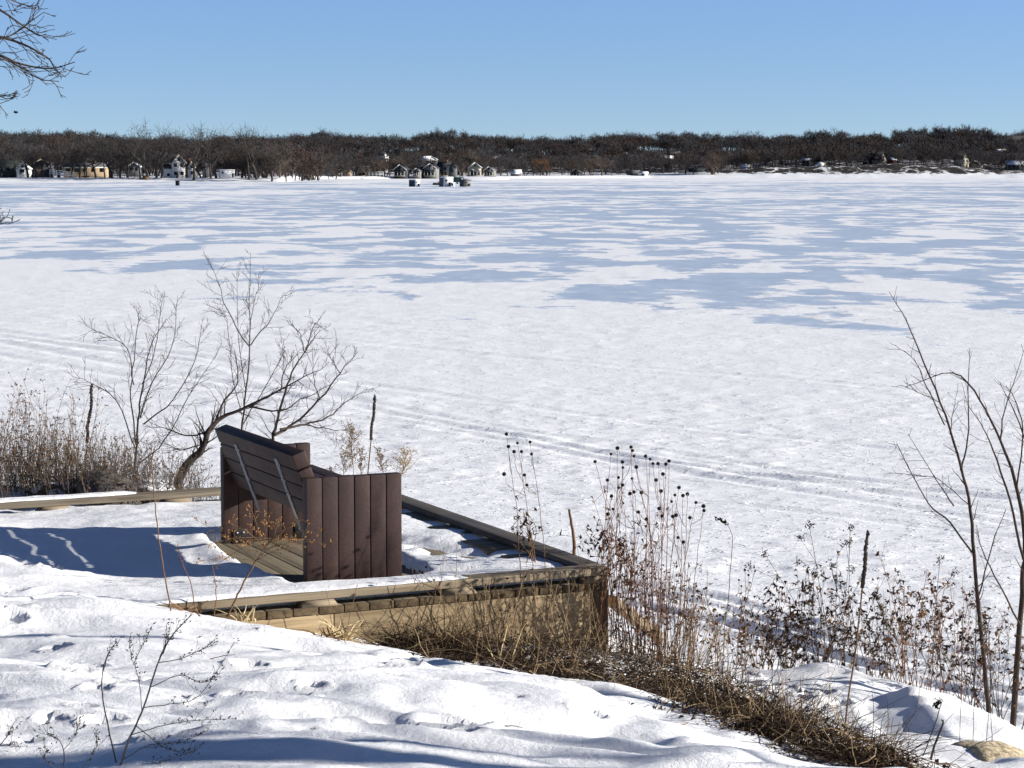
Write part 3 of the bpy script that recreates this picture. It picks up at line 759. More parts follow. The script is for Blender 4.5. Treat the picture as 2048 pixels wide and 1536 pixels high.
def house(px, yb, wpx, hpx, Y, wall, roof, label, gable=True, roofk=.42, depth=None, yaw=0.0, win=(2, 1), door=True, chimney=False, trim=None, name='house', cat='house', wing=None, group=None, porch=False):
    sc = Y / FPX; w = wpx * sc; Ht = hpx * sc
    base = at(px, yb, Y); g = farpt(px, Y)[2]
    z0 = min(base[2], g) - 0.4
    t = thing(name, (base[0], Y, z0), label, cat, group, yaw)
    H_ = base[2] + Ht - z0
    hw = base[2] + Ht * (1 - roofk) - z0; hr = H_ - hw
    dp = depth or w * 1.0
    mb = MB(); x0, x1 = -w / 2, w / 2
    if gable: mb.prism([(x0, 0), (x1, 0), (x1, hw), (0, H_ - .05), (x0, hw)], 1, 0, dp)
    else: mb.prism([(0, 0), (dp, 0), (dp, hw), (dp / 2, H_ - .05), (0, hw)], 0, x0, x1)
    mb.build('wall', M[wall], t)
    o = 0.6; mb = MB(); th_ = .25
    if gable:
        sl = hr / (w / 2)
        for s in (-1, 1):
            xe = s * (w / 2 + o); ze = hw - o * sl
            mb.prism([(0, H_), (xe, ze), (xe, ze + th_), (0, H_ + th_ * 1.1)], 1, -o, dp + o)
    else:
        sl = hr / (dp / 2)
        for ye, in ((-o,), (dp + o,)):
            ze = hw - o * sl
            mb.prism([(dp / 2, H_), (ye, ze), (ye, ze + th_), (dp / 2, H_ + th_ * 1.1)], 0, x0 - o, x1 + o)
    rf = mb.build('roof', M[roof], t)
    if chimney:
        mb = MB(); mb.box((w * .18, dp * .4, H_ - hr * .6), (w * .18 + .8, dp * .4 + .8, H_ + 1.2)); mb.build('chimney', M['brown_siding'], rf)
    if trim:
        mb = MB()
        if gable:
            sl = hr / (w / 2)
            for s in (-1, 1):
                xe = s * (w / 2 + o); ze = hw - o * sl
                mb.prism([(0, H_ - .32), (xe, ze - .3), (xe, ze + .12), (0, H_ + .12)], 1, -o - .12, -o - .01)
        else: mb.box((x0 - o, -o - .12, hw - o * sl - .28), (x1 + o, -o - .01, hw - o * sl + .12))
        mb.build('trim', M[trim], rf)
    zb = base[2] - z0
    for fl in range(win[1]):
        zc = zb + (hw - zb) * (fl + .58) / win[1]; hh = min(.85, (hw - zb) / win[1] * .34)
        for i in range(win[0]):
            xc = x0 + w * (i + .5) / win[0]; ww = min(1.0, w / win[0] * .30)
            mb = MB(); mb.box((xc - ww, -.06, zc - hh), (xc + ww, .05, zc + hh)); f = mb.build('window', M['white_trim' if wall in ('white_siding', 'cream_siding') else 'grey_siding'], t)
            mb = MB(); mb.box((xc - ww + .12, -.1, zc - hh + .12), (xc + ww - .12, -.055, zc + hh - .12)); mb.build('pane', M['dark_glass'], f)
    if gable and win[1] and hr > 2.2:
        mb = MB(); mb.box((-.55, -.06, hw + hr * .12), (.55, .05, hw + hr * .12 + 1.1)); mb.build('window', M['dark_glass'], t)
    if door:
        xd = x0 + w * .36
        mb = MB(); mb.box((xd - .5, -.08, zb), (xd + .5, .05, zb + 2.1)); mb.build('door', M['brown_siding'], t)
    if porch:
        zp = zb + min(2.5, (hw - zb) * .62); wp = w * .86
        mb = MB(); mb.prism([(-2.2, zp), (-.02, zp + .5), (-.02, zp + .68), (-2.3, zp + .16)], 0, -wp / 2, wp / 2); pr = mb.build('porch_roof', M[roof], t)
        for q in range(4):
            xq = -wp / 2 + .15 + (wp - .3) * q / 3; mb = MB(); mb.box((xq - .1, -2.1, zb - .6), (xq + .1, -1.9, zp + .03)); mb.build('post', M['white_trim' if trim else 'dock_wood'], pr)
        mb = MB(); mb.box((-wp / 2, -2.3, zb - .7), (wp / 2, -.02, zb + .12)); mb.build('porch_deck', M['dock_wood'], pr)
        mb = MB(); mb.box((-wp / 2 + .3, -.09, zb + .15), (wp / 2 - .3, -.062, zp - .1)); mb.build('porch_screen', M['dark_glass'], pr)  # dark sheet standing in for the shade under the porch roof
    if wing:
        x_, ww_, hh_, wl_, rl_ = wing
        mb = MB(); X0 = x_ * sc; X1 = X0 + ww_ * sc; hz = hh_ * sc + zb
        mb.prism([(1.2, 0), (dp * .8, 0), (dp * .8, hz * .75), (dp * .4, hz), (1.2, hz * .75)], 0, X0, X1); wg = mb.build('wing', M[wl_], t)
        mb = MB(); ym = dp * .4
        mb.prism([(ym, hz), (.9, hz * .72), (.9, hz * .72 + .2), (ym, hz + .22)], 0, X0 - .3, X1 + .3); mb.prism([(ym, hz), (dp * .8 + .3, hz * .72), (dp * .8 + .3, hz * .72 + .2), (ym, hz + .22)], 0, X0 - .3, X1 + .3)
        mb.build('wing_roof', M[rl_], wg)
        mb = MB(); mb.box(((X0 + X1) / 2 - .6, 1.1, zb + .9), ((X0 + X1) / 2 + .6, 1.19, zb + 2.0)); mb.build('window', M['dark_glass'], wg)
    return t

G1 = 'houses on the near point at left'; G2 = 'cottages along the bay shore'; G3 = 'houses on the right bluff'
house(8, 346, 62, 25, 990, 'dark_siding', 'green_roof', 'low dark house with a mossy roof at the left edge of the far shore', gable=False, roofk=.5, win=(4, 1), group=G1)
house(45, 349, 26, 22, 984, 'white_siding', 'white_trim', 'small white gabled cottage beside the low dark house on the point', roofk=.45, win=(1, 1), group=G1)
house(84, 348, 34, 30, 990, 'dark_siding', 'dark_roof', 'dark two storey lake house behind the white dock ramp', roofk=.3, win=(3, 2), trim='cream_siding', group=G1, wing=(-22, 12, 14, 'cream_siding', 'dark_roof'))
house(170, 350, 84, 24, 985, 'tan_siding', 'grey_roof', 'long tan ranch house with a pale eave on the point', gable=False, roofk=.32, win=(5, 1), trim='white_trim', chimney=True, group=G1, depth=9)
house(268, 347, 22, 22, 1000, 'grey_siding', 'snow_roof', 'grey cottage with a snowy roof behind the bare trees on the point', roofk=.35, win=(2, 1), group=G1)
t = house(358, 356, 26, 46, 978, 'white_siding', 'brown_roof', 'large white lakefront house with two gables and orange wood panels', roofk=.30, win=(2, 2), trim='white_trim', group=G1, wing=(-28, 16, 26, 'white_siding', 'brown_roof'), yaw=.42)
sc = 978 / FPX
mb = MB(); mb.box((12 * sc, .8, 1.2), (20 * sc, 6, 33 * sc)); mb.build('wood_panel', M['orange_wood'], t)
mb = MB(); mb.prism([(19 * sc, 0), (34 * sc, 0), (34 * sc, 26 * sc), (27 * sc, 38 * sc), (19 * sc, 26 * sc)], 1, -.6, 7); gw = mb.build('gable_wing', M['white_siding'], t)
for zc in (9, 21):
    mb = MB(); mb.box((23 * sc, -.72, zc * sc), (28 * sc, -.58, (zc + 7) * sc)); mb.build('window', M['dark_glass'], gw)
mb = MB()
for sgn in (-1, 1): mb.prism([(26.7 * sc, 40 * sc), (26.7 * sc + sgn * 9.5 * sc, 25 * sc), (26.7 * sc + sgn * 9.5 * sc, 26.5 * sc), (26.7 * sc, 41.5 * sc)], 1, -1.0, 7.4)
mb.build('roof', M['brown_roof'], gw)
mb = MB()
for i in range(7): mb.box(((35 + i * 2) * sc, -.3, 8 * sc), ((35.4 + i * 2) * sc, -.15, 13 * sc))
mb.box((34.6 * sc, -.3, 12.6 * sc), (47.5 * sc, -.1, 13.2 * sc)); mb.box((34.6 * sc, 0, 0), (47.5 * sc, 5, 8 * sc)); mb.build('porch', M['white_siding'], t)
house(405, 346, 22, 24, 1000, 'dark_siding', 'dark_roof', 'dark house with one pale window beside the large white lakefront house', win=(1, 1), gable=False, group=G1)
t = thing('shed', (kpx(457) * 965, 965, farpt(457, 965)[2] - .2), 'flat roofed white boathouse standing alone on the point', 'shed', rotz=.22)
sc = 965 / FPX; z1 = at(457, 340, 965)[2] - t.location[2]
mb = MB(); mb.prism([(-15 * sc, 0), (15 * sc, 0), (15 * sc, z1 - .1), (-15 * sc, z1 + .15)], 1, 0, 5.5); mb.build('wall', M['white_siding'], t)
mb = MB(); mb.prism([(-15.6 * sc, z1 + .16), (15.6 * sc, z1 - .09), (15.6 * sc, z1 + .12), (-15.6 * sc, z1 + .37)], 1, -.25, 5.8); mb.build('roof', M['snow_roof'], t)
mb = MB(); mb.box((-11 * sc, -.06, z1 * .55), (-7 * sc, .04, z1 * .8)); mb.build('window', M['dark_glass'], t)
mb = MB(); mb.box((10 * sc, -.06, .3), (12.6 * sc, .04, 2.2)); mb.build('door', M['dark_glass'], t)

for a in [
    (633, 351, 14, 17, 1375, 'pale_grey_siding', 'dark_roof', 'narrow pale cottage with porch posts just right of the wooded point', True, .3, (2, 2)),
    (664, 350, 28, 17, 1405, 'brown_siding', 'brown_roof', 'wide rust brown roofed cottage near the wooded point', False, .55, (3, 1)),
    (691, 351, 15, 16, 1398, 'tan_siding', 'brown_roof', 'small tan gabled cottage against the rust brown roofed one', True, .4, (2, 1)),
    (722, 351, 26, 16, 1410, 'grey_siding', 'dark_roof', 'dull grey cottage with a dark roof left of the white boat lift', False, .45, (3, 1)),
    (751, 348, 24, 16, 1420, 'dark_siding', 'dark_roof', 'dark cottage behind the white boat lift', False, .5, (2, 1)),
    (800, 351, 25, 22, 1410, 'dark_siding', 'dark_roof', 'dark gabled cottage with bright white trim on the bay', True, .42, (2, 1)),
    (833, 351, 14, 15, 1415, 'pale_grey_siding', 'dark_roof', 'tiny pale gabled cottage beside the grey house with a dark wing', True, .35, (1, 1)),
    (860, 351, 25, 24, 1420, 'pale_grey_siding', 'dark_roof', 'pale grey gabled house with a dark wing behind the ice shanties', True, .36, (2, 1)),
    (886, 351, 24, 27, 1430, 'navy_siding', 'dark_roof', 'tall navy house between two pale gables behind the ice shanties', False, .35, (2, 2)),
    (905, 350, 13, 22, 1430, 'grey_siding', 'dark_roof', 'narrow grey gable joined to the dark houses behind the shanties', True, .3, (1, 1)),
    (950, 351, 25, 26, 1440, 'cream_siding', 'grey_roof', 'beige gabled house right of the ice shanties', True, .36, (2, 1)),
    (978, 351, 20, 18, 1450, 'pale_grey_siding', 'grey_roof', 'low tan grey gabled cottage right of the beige house', True, .4, (2, 1)),
    (1030, 352, 18, 12, 1490, 'grey_siding', 'snow_roof', 'low cottage with a snowy roof left of the orange tree', False, .5, (2, 1)),
    (1151, 352, 22, 15, 1550, 'grey_siding', 'dark_roof', 'grey gabled cottage with white trim right of the orange tree', True, .45, (2, 1)),
    (1265, 353, 24, 12, 1570, 'grey_siding', 'grey_roof', 'low grey house beside the white garage on the far shore', False, .45, (3, 1)),
    (1286, 354, 15, 10, 1562, 'white_siding', 'snow_roof', 'white garage with a dark door opening on the far shore', False, .25, (1, 1)),
    (1392, 352, 28, 15, 1590, 'teal_siding', 'dark_roof', 'dark teal lodge with a flat long roof on the right shore', False, .3, (4, 1)),
    (1492, 345, 17, 16, 1620, 'grey_siding', 'snow_roof', 'grey house under a snowy roof left of the right bluff', False, .3, (3, 1)),
]:
    px, yb, w_, h_, Y, wl, rl, lb, gb, rk, wn = a
    house(px, yb, w_, h_, Y, wl, rl, lb, gable=gb, roofk=rk, win=wn, yaw=(.12 if wl == 'cream_siding' else -.22), trim='white_trim' if ('white trim' in lb or wl in ('pale_grey_siding', 'cream_siding')) else None, group=G2, chimney=(px in (664, 886)), porch=w_ > 13 and px != 1286,
          wing=(-32, 20, 17, 'dark_siding', 'dark_roof') if px == 860 else None)
for a in [
    (862, 328, 28, 15, 1530, 'white_siding', 'snow_roof', 'white house with snowy roofs up among the trees above the shanties', True, .4, (2, 1)),
    (772, 322, 11, 17, 1560, 'white_siding', 'dark_roof', 'slim white house high in the woods above the bay cottages', True, .3, (2, 2)),
    (1328, 322, 34, 10, 1720, 'grey_siding', 'snow_roof', 'wide house with a snow covered roof among hillside trees', False, .6, (3, 1)),
    (1611, 330, 15, 13, 1650, 'pale_grey_siding', 'snow_roof', 'pale boxy house on the bluff left of the yellow one', False, .25, (2, 1)),
    (1647, 330, 11, 14, 1640, 'cream_siding', 'dark_roof', 'yellow gabled house beside a white boat cover on the bluff', True, .4, (1, 1)),
    (1741, 331, 28, 26, 1650, 'dark_siding', 'dark_roof', 'dark shingled house joined to the tall stone gable on the bluff', True, .5, (2, 1)),
    (1767, 331, 17, 27, 1640, 'stone_wall', 'dark_roof', 'tall pale stone gable house on the bluff', True, .5, (1, 2)),
    (1789, 328, 14, 14, 1660, 'red_siding', 'snow_roof', 'small red brown house with a snowy roof right of the stone gable', False, .4, (2, 1)),
    (1931, 338, 16, 31, 1620, 'cream_siding', 'dark_roof', 'tall cream gabled house near the right end of the bluff', True, .33, (2, 2)),
    (1960, 339, 12, 15, 1630, 'cream_siding', 'dark_roof', 'low cream house tucked behind trees right of the tall cream gable', False, .4, (1, 1)),
    (2032, 339, 36, 17, 1640, 'grey_siding', 'snow_roof', 'low grey house at the right edge of the far shore', False, .4, (4, 1)),
    (2012, 311, 13, 12, 1800, 'white_siding', 'snow_roof', 'little white gable high in the trees at far right', True, .45, (1, 1)),
    (2008, 298, 84, 26, 1960, 'dark_siding', 'dark_roof', 'large dark hilltop building on the skyline at far right', False, .25, (8, 2)),
]:
    px, yb, w_, h_, Y, wl, rl, lb, gb, rk, wn = a
    house(px, yb, w_, h_, Y, wl, rl, lb, gable=gb, roofk=rk, win=wn, group=G3, yaw=.5 if wl in ('cream_siding', 'stone_wall', 'white_siding', 'red_siding') else -.1, chimney=(px in (1741, 2008)), depth=10, door=px != 2008)

def posts_dock(px0, px1, y0, y1, Y, label, rail=True, mat='dock_wood', n=6, name='dock', slope=0.0):
    p0 = at(px0, y1, Y); p1 = at(px1, y1, Y); L = p1[0] - p0[0]; h = (y1 - y0) * Y / FPX
    zg = min(farpt(px0, Y)[2], p0[2])
    t = thing(name, (p0[0], Y, zg - .2), label, name.replace('_', ' '))
    zd = p0[2] - zg + .2
    mb = MB(); mb.prism([(0, zd + h * .35 + slope), (L, zd + h * .35 - slope), (L, zd + h * .35 + .25 - slope), (0, zd + h * .35 + .25 + slope)], 1, 0, 1.8); mb.build('walkway', M[mat], t)
    for i in range(n):
        x = L * i / (n - 1); s = slope * (1 - 2 * i / (n - 1))
        mb = MB(); mb.tube([(x, -.08, 0), (x, -.08, zd + h + s)], .09, .09, 5, True); mb.build('post', M[mat], t)
    if rail:
        for f in (.68, 1.0):
            mb = MB(); mb.tube([(0, -.1, zd + h * f + slope), (L, -.1, zd + h * f - slope)], .10, .10, 4, True); mb.build('rail', M[mat], t)
    return t
posts_dock(100, 148, 342, 354, 962, 'white railed dock ramp sloping toward the ice at far left', mat='white_trim', n=8, slope=.7, name='dock_ramp')
posts_dock(228, 276, 345, 355, 964, 'grey plank dock on posts below the bare trees of the point', n=8)
posts_dock(738, 767, 344, 353, 1385, 'white boat lift with a flat canopy on the bay shore', mat='white_trim', n=5, name='boat_lift')
posts_dock(667, 684, 343, 350, 1380, 'pale railed landing in front of the rust brown cottage', mat='white_trim', n=4, name='landing')
# snow ridge along the beach and a berm behind the shanties
mb = MB(); mb.blob((kpx(955) * 1300, 1300, -.4), (20, 16, 2.2), 24, 10, .25, 4); o = mb.build('snow_berm', M['snow'], smooth=True); tag(o, 'long low snow berm behind the ice shanties', 'snow berm')
mb = MB(); mb.blob((0, 0, 0), (1.9, 1.4, 1.3), 14, 8, .4, 3); o = mb.build('brush_pile', M['brown_siding'], loc=farpt(294, 958)); tag(o, 'rounded brown brush pile on the beach left of the white house', 'brush pile')
mb = MB(); mb.prism([(-1.9, .5), (1.9, .5), (1.4, 1.1), (-1.4, 1.1)], 1, 0, 1.1); mb.prism([(-1.7, .0), (-1.5, .0), (-1.5, .5), (-1.7, .5)], 1, .2, .9); mb.prism([(1.5, .0), (1.7, .0), (1.7, .5), (1.5, .5)], 1, .2, .9)
o = mb.build('canoe', M['red_siding'], loc=farpt(174, 966)); tag(o, 'upturned red canoe in front of the long tan ranch house', 'canoe')
# white covered boat on the bluff
mb = MB(); mb.prism([(-3.4, 0), (2.6, 0), (3.4, 2.4), (0.6, 3.4), (-3.4, .8)], 1, 0, 2.6); o = mb.build('covered_boat', M['white_siding'], loc=farpt(1636, 1612)); tag(o, 'white shrink wrapped boat parked on the bluff by the yellow house', 'boat')

# ---- ice shanties
def shanty(px, yb, wpx, hpx, left_frac, Y, lmat, rmat, roof, label, yaw=-.75):
    sc = Y / FPX; b = at(px, yb, Y); w = wpx * sc; h = hpx * sc
    t = thing('ice_shanty', (b[0], b[1], 0.0), label, 'ice shanty', 'ice fishing shanties')
    xl = -w / 2; xm = xl + w * left_frac; xr = w / 2; dp = 1.2
    mb = MB(); mb.raw([[xl, dp, 0], [xm, 0, 0], [xr, dp * .9, 0], [xm + (xl - xm) + (xr - xm), dp * 2, 0], [xl, dp, h], [xm, 0, h], [xr, dp * .9, h], [xl + xr - xm, dp * 2, h]],
           np.array([[0, 1, 5, 4], [2, 3, 7, 6], [3, 0, 4, 7]])); mb.build('dark_wall', M[lmat], t)
    mb = MB(); mb.raw([[xm + .004, .004, 0], [xr, dp * .9 + .004, 0], [xr, dp * .9, h], [xm + .004, .0, h], [xm - .06, .12, 0], [xr - .06, dp * .9 + .12, 0], [xr - .06, dp * .9 + .12, h], [xm - .06, .12, h]],
           np.array([[0, 1, 2, 3], [5, 4, 7, 6], [1, 5, 6, 2], [4, 0, 3, 7], [3, 2, 6, 7], [4, 5, 1, 0]])); mb.build('pale_wall', M[rmat], t)
    mb = MB(); e_ = .12
    base = np.array([[xl - e_, dp, h], [xm, -e_, h], [xr + e_, dp * .9, h], [xl + xr - xm, dp * 2 + e_, h]])
    up = base + np.array([0, 0, .16]); up[1, 2] += .12
    mb.raw(np.concatenate([base + np.array([0, 0, .003]), up]), np.array([[3, 2, 1, 0], [4, 5, 6, 7], [0, 1, 5, 4], [1, 2, 6, 5], [2, 3, 7, 6], [3, 0, 4, 7]])); mb.build('roof', M[roof], t)
    def on_right(u, z0_, z1_, wu, nm, mt):
        a0 = xm + (xr - xm) * u; a1 = xm + (xr - xm) * (u + wu); y0 = dp * .9 * u - .05; y1 = dp * .9 * (u + wu) - .05
        mb = MB(); mb.raw([[a0, y0, z0_ * h], [a1, y1, z0_ * h], [a1, y1, z1_ * h], [a0, y0, z1_ * h], [a0, y0 + .04, z0_ * h], [a1, y1 + .04, z0_ * h], [a1, y1 + .04, z1_ * h], [a0, y0 + .04, z1_ * h]],
               np.array([[0, 1, 2, 3], [5, 4, 7, 6], [1, 5, 6, 2], [4, 0, 3, 7], [3, 2, 6, 7], [4, 5, 1, 0]])); mb.build(nm, M[mt], t)
    on_right(.55, .12, .48, .3, 'door', 'dark_glass'); on_right(.2, .58, .8, .22, 'window', 'dark_glass')
    return t
shanty(828.5, 373, 22, 13, .56, 606, 'shanty_blue', 'white_siding', 'snow_roof', 'boxy ice shanty with a dark blue side, standing apart on the left')
t = shanty(892, 373, 28, 18, .32, 606, 'grey_siding', 'white_siding', 'snow_roof', 'tallest white ice shanty with a grey side and stovepipe clutter')
mb = MB(); mb.tube([(1.0, .7, 2.4), (1.0, .7, 3.6)], .07, .07, 6, True); mb.build('stovepipe', M['black_cloth'], t)
mb = MB(); mb.box((1.3, -.1, 0.0), (2.4, .9, 1.15)); mb.build('lean_to', M['white_siding'], t)
mb = MB(); mb.box((1.5, -.15, .3), (2.0, -.102, .85)); mb.build('window', M['dark_glass'], t)
shanty(930.5, 373.5, 23, 12.5, .38, 603, 'shanty_blue', 'pale_grey_siding', 'dark_roof', 'low ice shanty with a dark side, rightmost of the group on the ice')
t = shanty(354, 371, 8.5, 8.5, .7, 655, 'black_cloth', 'black_cloth', 'black_cloth', 'small black pop up fishing shelter alone on the ice at left')
p = at(914, 363.5, 760); sc = 760 / FPX
t = thing('enclosed_trailer', (p[0], p[1], 0), 'long dark trailer parked behind the ice shanties', 'trailer')
mb = MB(); mb.box((-13 * sc, 0, .55), (13 * sc, 2.4, 2.3)); mb.build('body', M['teal_siding'], t, bevel=.06)
for i, x in enumerate((-1.2, .1)):
    mb = MB(); mb.tube([(x, -.06, .33), (x, .2, .33)], .33, .33, 14, True); mb.build('wheel', M['black_cloth'], t)
for x in (-1.6, -.5, .7):
    mb = MB(); mb.box((x, -.05, 1.3), (x + .6, .01, 1.85)); mb.build('window', M['dark_glass'], t)
mb = MB(); mb.box((1.55, -.05, .9), (1.85, .01, 2.0)); mb.build('tail_panel', M['white_siding'], t)
mb = MB(); mb.prism([(2.1, .4), (3.2, .42), (3.2, .5), (2.1, .55)], 1, 1.1, 1.3); mb.build('hitch', M['black_cloth'], t)
p = at(874, 366, 640)
t = thing('snowmobile', (p[0], p[1], 0), 'black snowmobile parked at the left of the tallest white shanty', 'snowmobile', rotz=.3)
mb = MB(); mb.prism([(-1.3, .25), (.9, .22), (1.15, .5), (.6, .95), (.1, .8), (-1.2, .72)], 1, -.3, .3); mb.build('body', M['black_cloth'], t, bevel=.04)
mb = MB(); mb.prism([(-1.2, .725), (.0, .8), (-.1, .95), (-1.2, .9)], 1, -.2, .2); mb.build('seat', M['black_cloth'], t, bevel=.03)
mb = MB(); mb.prism([(.3, .96), (.6, .96), (.25, 1.35), (.18, 1.3)], 1, -.25, .25); mb.build('windshield', M['dark_glass'], t)
for y in (-.45, .45):
    mb = MB(); mb.prism([(.2, .0), (1.3, .0), (1.5, .16), (1.42, .18), (1.2, .06), (.2, .05)], 1, y - .07, y + .07); mb.build('ski', M['black_cloth'], t)

# ---- individual shoreline trees
LM = [(0, 'the low dark house'), (45, 'the small white gabled cottage'), (84, 'the dark two storey lake house'), (170, 'the long tan ranch house'), (268, 'the grey snowy roofed cottage'), (358, 'the large white lakefront house'),
      (457, 'the white boathouse'), (590, 'the tip of the wooded point'), (664, 'the rust brown roofed cottage'), (751, 'the white boat lift'), (800, 'the dark gabled cottage with white trim'), (860, 'the pale grey house with a dark wing'), (950, 'the beige gabled house'),
      (1080, 'the orange leaved tree'), (1151, 'the grey gabled cottage'), (1286, 'the white garage'), (1392, 'the dark teal lodge'), (1492, 'the grey house under a snowy roof'), (1647, 'the yellow gabled house'), (1767, 'the tall stone gable'), (1931, 'the tall cream gabled house'), (2032, 'the low grey house at the right edge')]
ORD = ['first', 'second', 'third', 'fourth', 'fifth', 'sixth', 'seventh', 'eighth', 'ninth', 'tenth', 'eleventh', 'twelfth', 'thirteenth', 'fourteenth']
trees = []     # px, Y, height m, mesh, adjective
R = np.random.default_rng(77)
for px, top, k, Y in [(283, 262, 2, 958), (300, 254, 0, 958), (316, 232, 2, 962), (326, 248, 1, 960), (390, 246, 1, 957), (424, 238, 2, 962), (436, 256, 0, 966), (500, 246, 2, 962), (516, 240, 0, 962), (545, 272, 1, 958), (120, 268, 1, 970), (228, 262, 0, 965)]:
    z = farpt(px, Y)[2]; trees.append((px, Y, at(px, top, Y)[2] - z, PALE[k], 'tall pale barked bare tree'))
for px in np.concatenate([np.arange(6, 270, 17.), [405, 415, 446, 470]]):
    px = float(px + R.normal(0, 4)); Y = R.uniform(963, 978); trees.append((px, Y, R.uniform(16, 22), (PALE[2] if R.uniform() < .25 else TREE[R.integers(0, 7)]), 'dark bare tree'))
for px in np.arange(484, 582, 11.):
    px = float(px + R.normal(0, 3)); trees.append((px, R.uniform(966, 976), R.uniform(12, 17), [TREE[4], TAN[0], TAN[1], TREE[1]][R.integers(0, 4)], 'tan twiggy bare tree'))
for px in np.arange(606, 1500, 17.):
    px = float(px + R.normal(0, 5)); Y = float(shore_y(px)) + R.uniform(14, 62)
    k = R.uniform()
    trees.append((px, Y, R.uniform(12, 19), TAN[R.integers(0, 2)] if k < .3 else TREE[R.integers(0, 7)], 'tan twiggy bare tree' if k < .3 else 'dark bare tree'))
for px in np.arange(1508, 2060, 14.):
    px = float(px + R.normal(0, 5)); Y = float(shore_y(px)) + R.uniform(35, 110)
    trees.append((px, Y, R.uniform(11, 17), TREE[R.integers(0, 7)], 'dark bare tree'))
SKYT = [bare_tree(90 + i, 18.0, trunk=.28, spread=sp_, kids=(5, 5, 6, 4), twig=.15, thick=.02, detail=False).mesh('skyline_tree', M['bark_haze']) for i, sp_ in enumerate((.8, .95, .65))]
_tx = [0, 60, 100, 200, 230, 590, 620, 650, 700, 780, 830, 860, 900, 930, 950, 1000, 1070, 1130, 1180, 1200, 1260, 1300, 1380, 1450, 1500, 1560, 1640, 1660, 1700, 1750, 1800, 1850, 1900, 1930, 1960, 1990, 2048]
_ty = [252, 257, 259, 257, 261, 262, 259, 255, 262, 270, 265, 257, 253, 258, 265, 270, 275, 270, 263, 260, 260, 265, 260, 262, 268, 265, 257, 253, 260, 258, 252, 248, 247, 246, 252, 262, 252]
for px in list(np.arange(8, 250, 27.)) + list(np.arange(604, 2060, 23.)):
    px = float(px + R.normal(0, 6)); Y = R.uniform(1990, 2060); z = farpt(px, Y)[2]
    trees.append((px, Y, max(9, at(px, np.interp(px, _tx, _ty) + R.normal(1, 2.5), Y)[2] - z), SKYT[R.integers(0, 3)], 'round crowned skyline tree'))
for px in np.arange(606, 1010, 21.):
    px = float(px + R.normal(0, 5)); Y = float(shore_y(px)) + R.uniform(7, 14)
    trees.append((px, Y, R.uniform(7, 14), TAN[R.integers(0, 2)] if R.uniform() < .5 else TREE[R.integers(0, 7)], 'slight waterside tree'))
for px, top in [(1480, 256), (1258, 256), (655, 251), (880, 250), (1668, 250), (1850, 246), (1930, 244)]:
    Y = 2030.0; z = farpt(px, Y)[2]; trees.append((px, Y, at(px, top, Y)[2] - z, PALE[2] if px in (1480, 1258) else TREE[[6, 4, 0][px % 3]], 'tall skyline bare tree'))
trees.sort(key=lambda q: q[0]); cnt = {}
for px, Y, h, me, adj in trees:
    lm = [q for q in LM if q[0] <= px] or [LM[0]]
    key = (adj, lm[-1][1]); cnt[key] = cnt.get(key, 0) + 1
    o = bpy.data.objects.new('bare_tree', me); COL.objects.link(o)
    o.location = farpt(px, Y) - np.array([0, 0, .2])
    H0 = 15.0 if me is TAN[0] else 16.0 if me is TAN[1] else 18.0
    s = h / H0; flip = (px, 1)[1]
    o.scale = (s * R.uniform(.9, 1.15), s * R.uniform(.9, 1.15), s)
    o.rotation_euler = (0, 0, R.uniform(-.5, .5) if me in PALE else R.uniform(0, 6.28))
    tag(o, '%s %s right of %s' % (ORD[min(cnt[key] - 1, 13)], adj, lm[-1][1]), 'tree', 'bare trees along the far shore')
# the orange tree and conifers
ot = bare_tree(81, 13.0, trunk=.22, spread=.75, kids=(5, 5, 5, 4)); Y = float(shore_y(1080)) + 22
t = thing('oak_tree', farpt(1080, Y), 'small oak still holding orange leaves on the far shore', 'tree')
ot.build('trunk', M['bark_far'], t)
mb = MB(); vv = ot.verts(); vv = vv[vv[:, 2] > 3.2]
for i in range(900):
    p = vv[R.integers(0, len(vv))] + R.normal(0, .25, 3); mb.leaf(p, unit(R.normal(size=3)), np.array([0, 0, 1.]), R.uniform(.35, .7), .35)
mb.build('leaves', M['oak_leaf'], t)
def conifer(seed, H):
    R2 = np.random.default_rng(seed); a = MB(); b = MB(); a.tube([(0, 0, -.3), (0, 0, H * .96)], H * .016, .02, 6)
    for i in range(int(H * 22)):
        f = R2.uniform(.06, 1) ; z = H * f; L = (1 - f) ** .85 * H * .22 * R2.uniform(.7, 1.1) + .2; an = R2.uniform(0, 6.28)
        d = np.array([math.cos(an), math.sin(an), -.25]); b.leaf(np.array([0, 0, z]), d, np.array([0, 0, 1.]), L, L * .38, .1)
    return a, b
for px, Y, H_, lb in [(1335, 1700, 16, 'dark spruce on the slope above the white garage'), (1560, 1690, 13, 'dark spruce behind the pale boxy house on the bluff'), (690, 1620, 15, 'dark spruce on the hill above the small tan cottage'), (871, 1560, 17, 'dark pointed spruce in the woods above the ice shanties'), (915, 1500, 14, 'short dark spruce right of the navy house'), (1752, 1680, 14, 'dark conifer behind the tall stone gable'), (413, 1010, 17, 'dark spruce behind the large white lakefront house'), (1655, 1660, 9, 'small dark conifer right of the yellow gabled house'), (795, 1580, 15, 'dark spruce on the hill above the dark gabled cottage')]:
    t = thing('spruce_tree', farpt(px, Y), lb, 'tree', 'conifers among the bare woods'); a, b = conifer(px, H_); a.build('trunk', M['bark_far'], t); b.build('crown', M['conifer'], t)
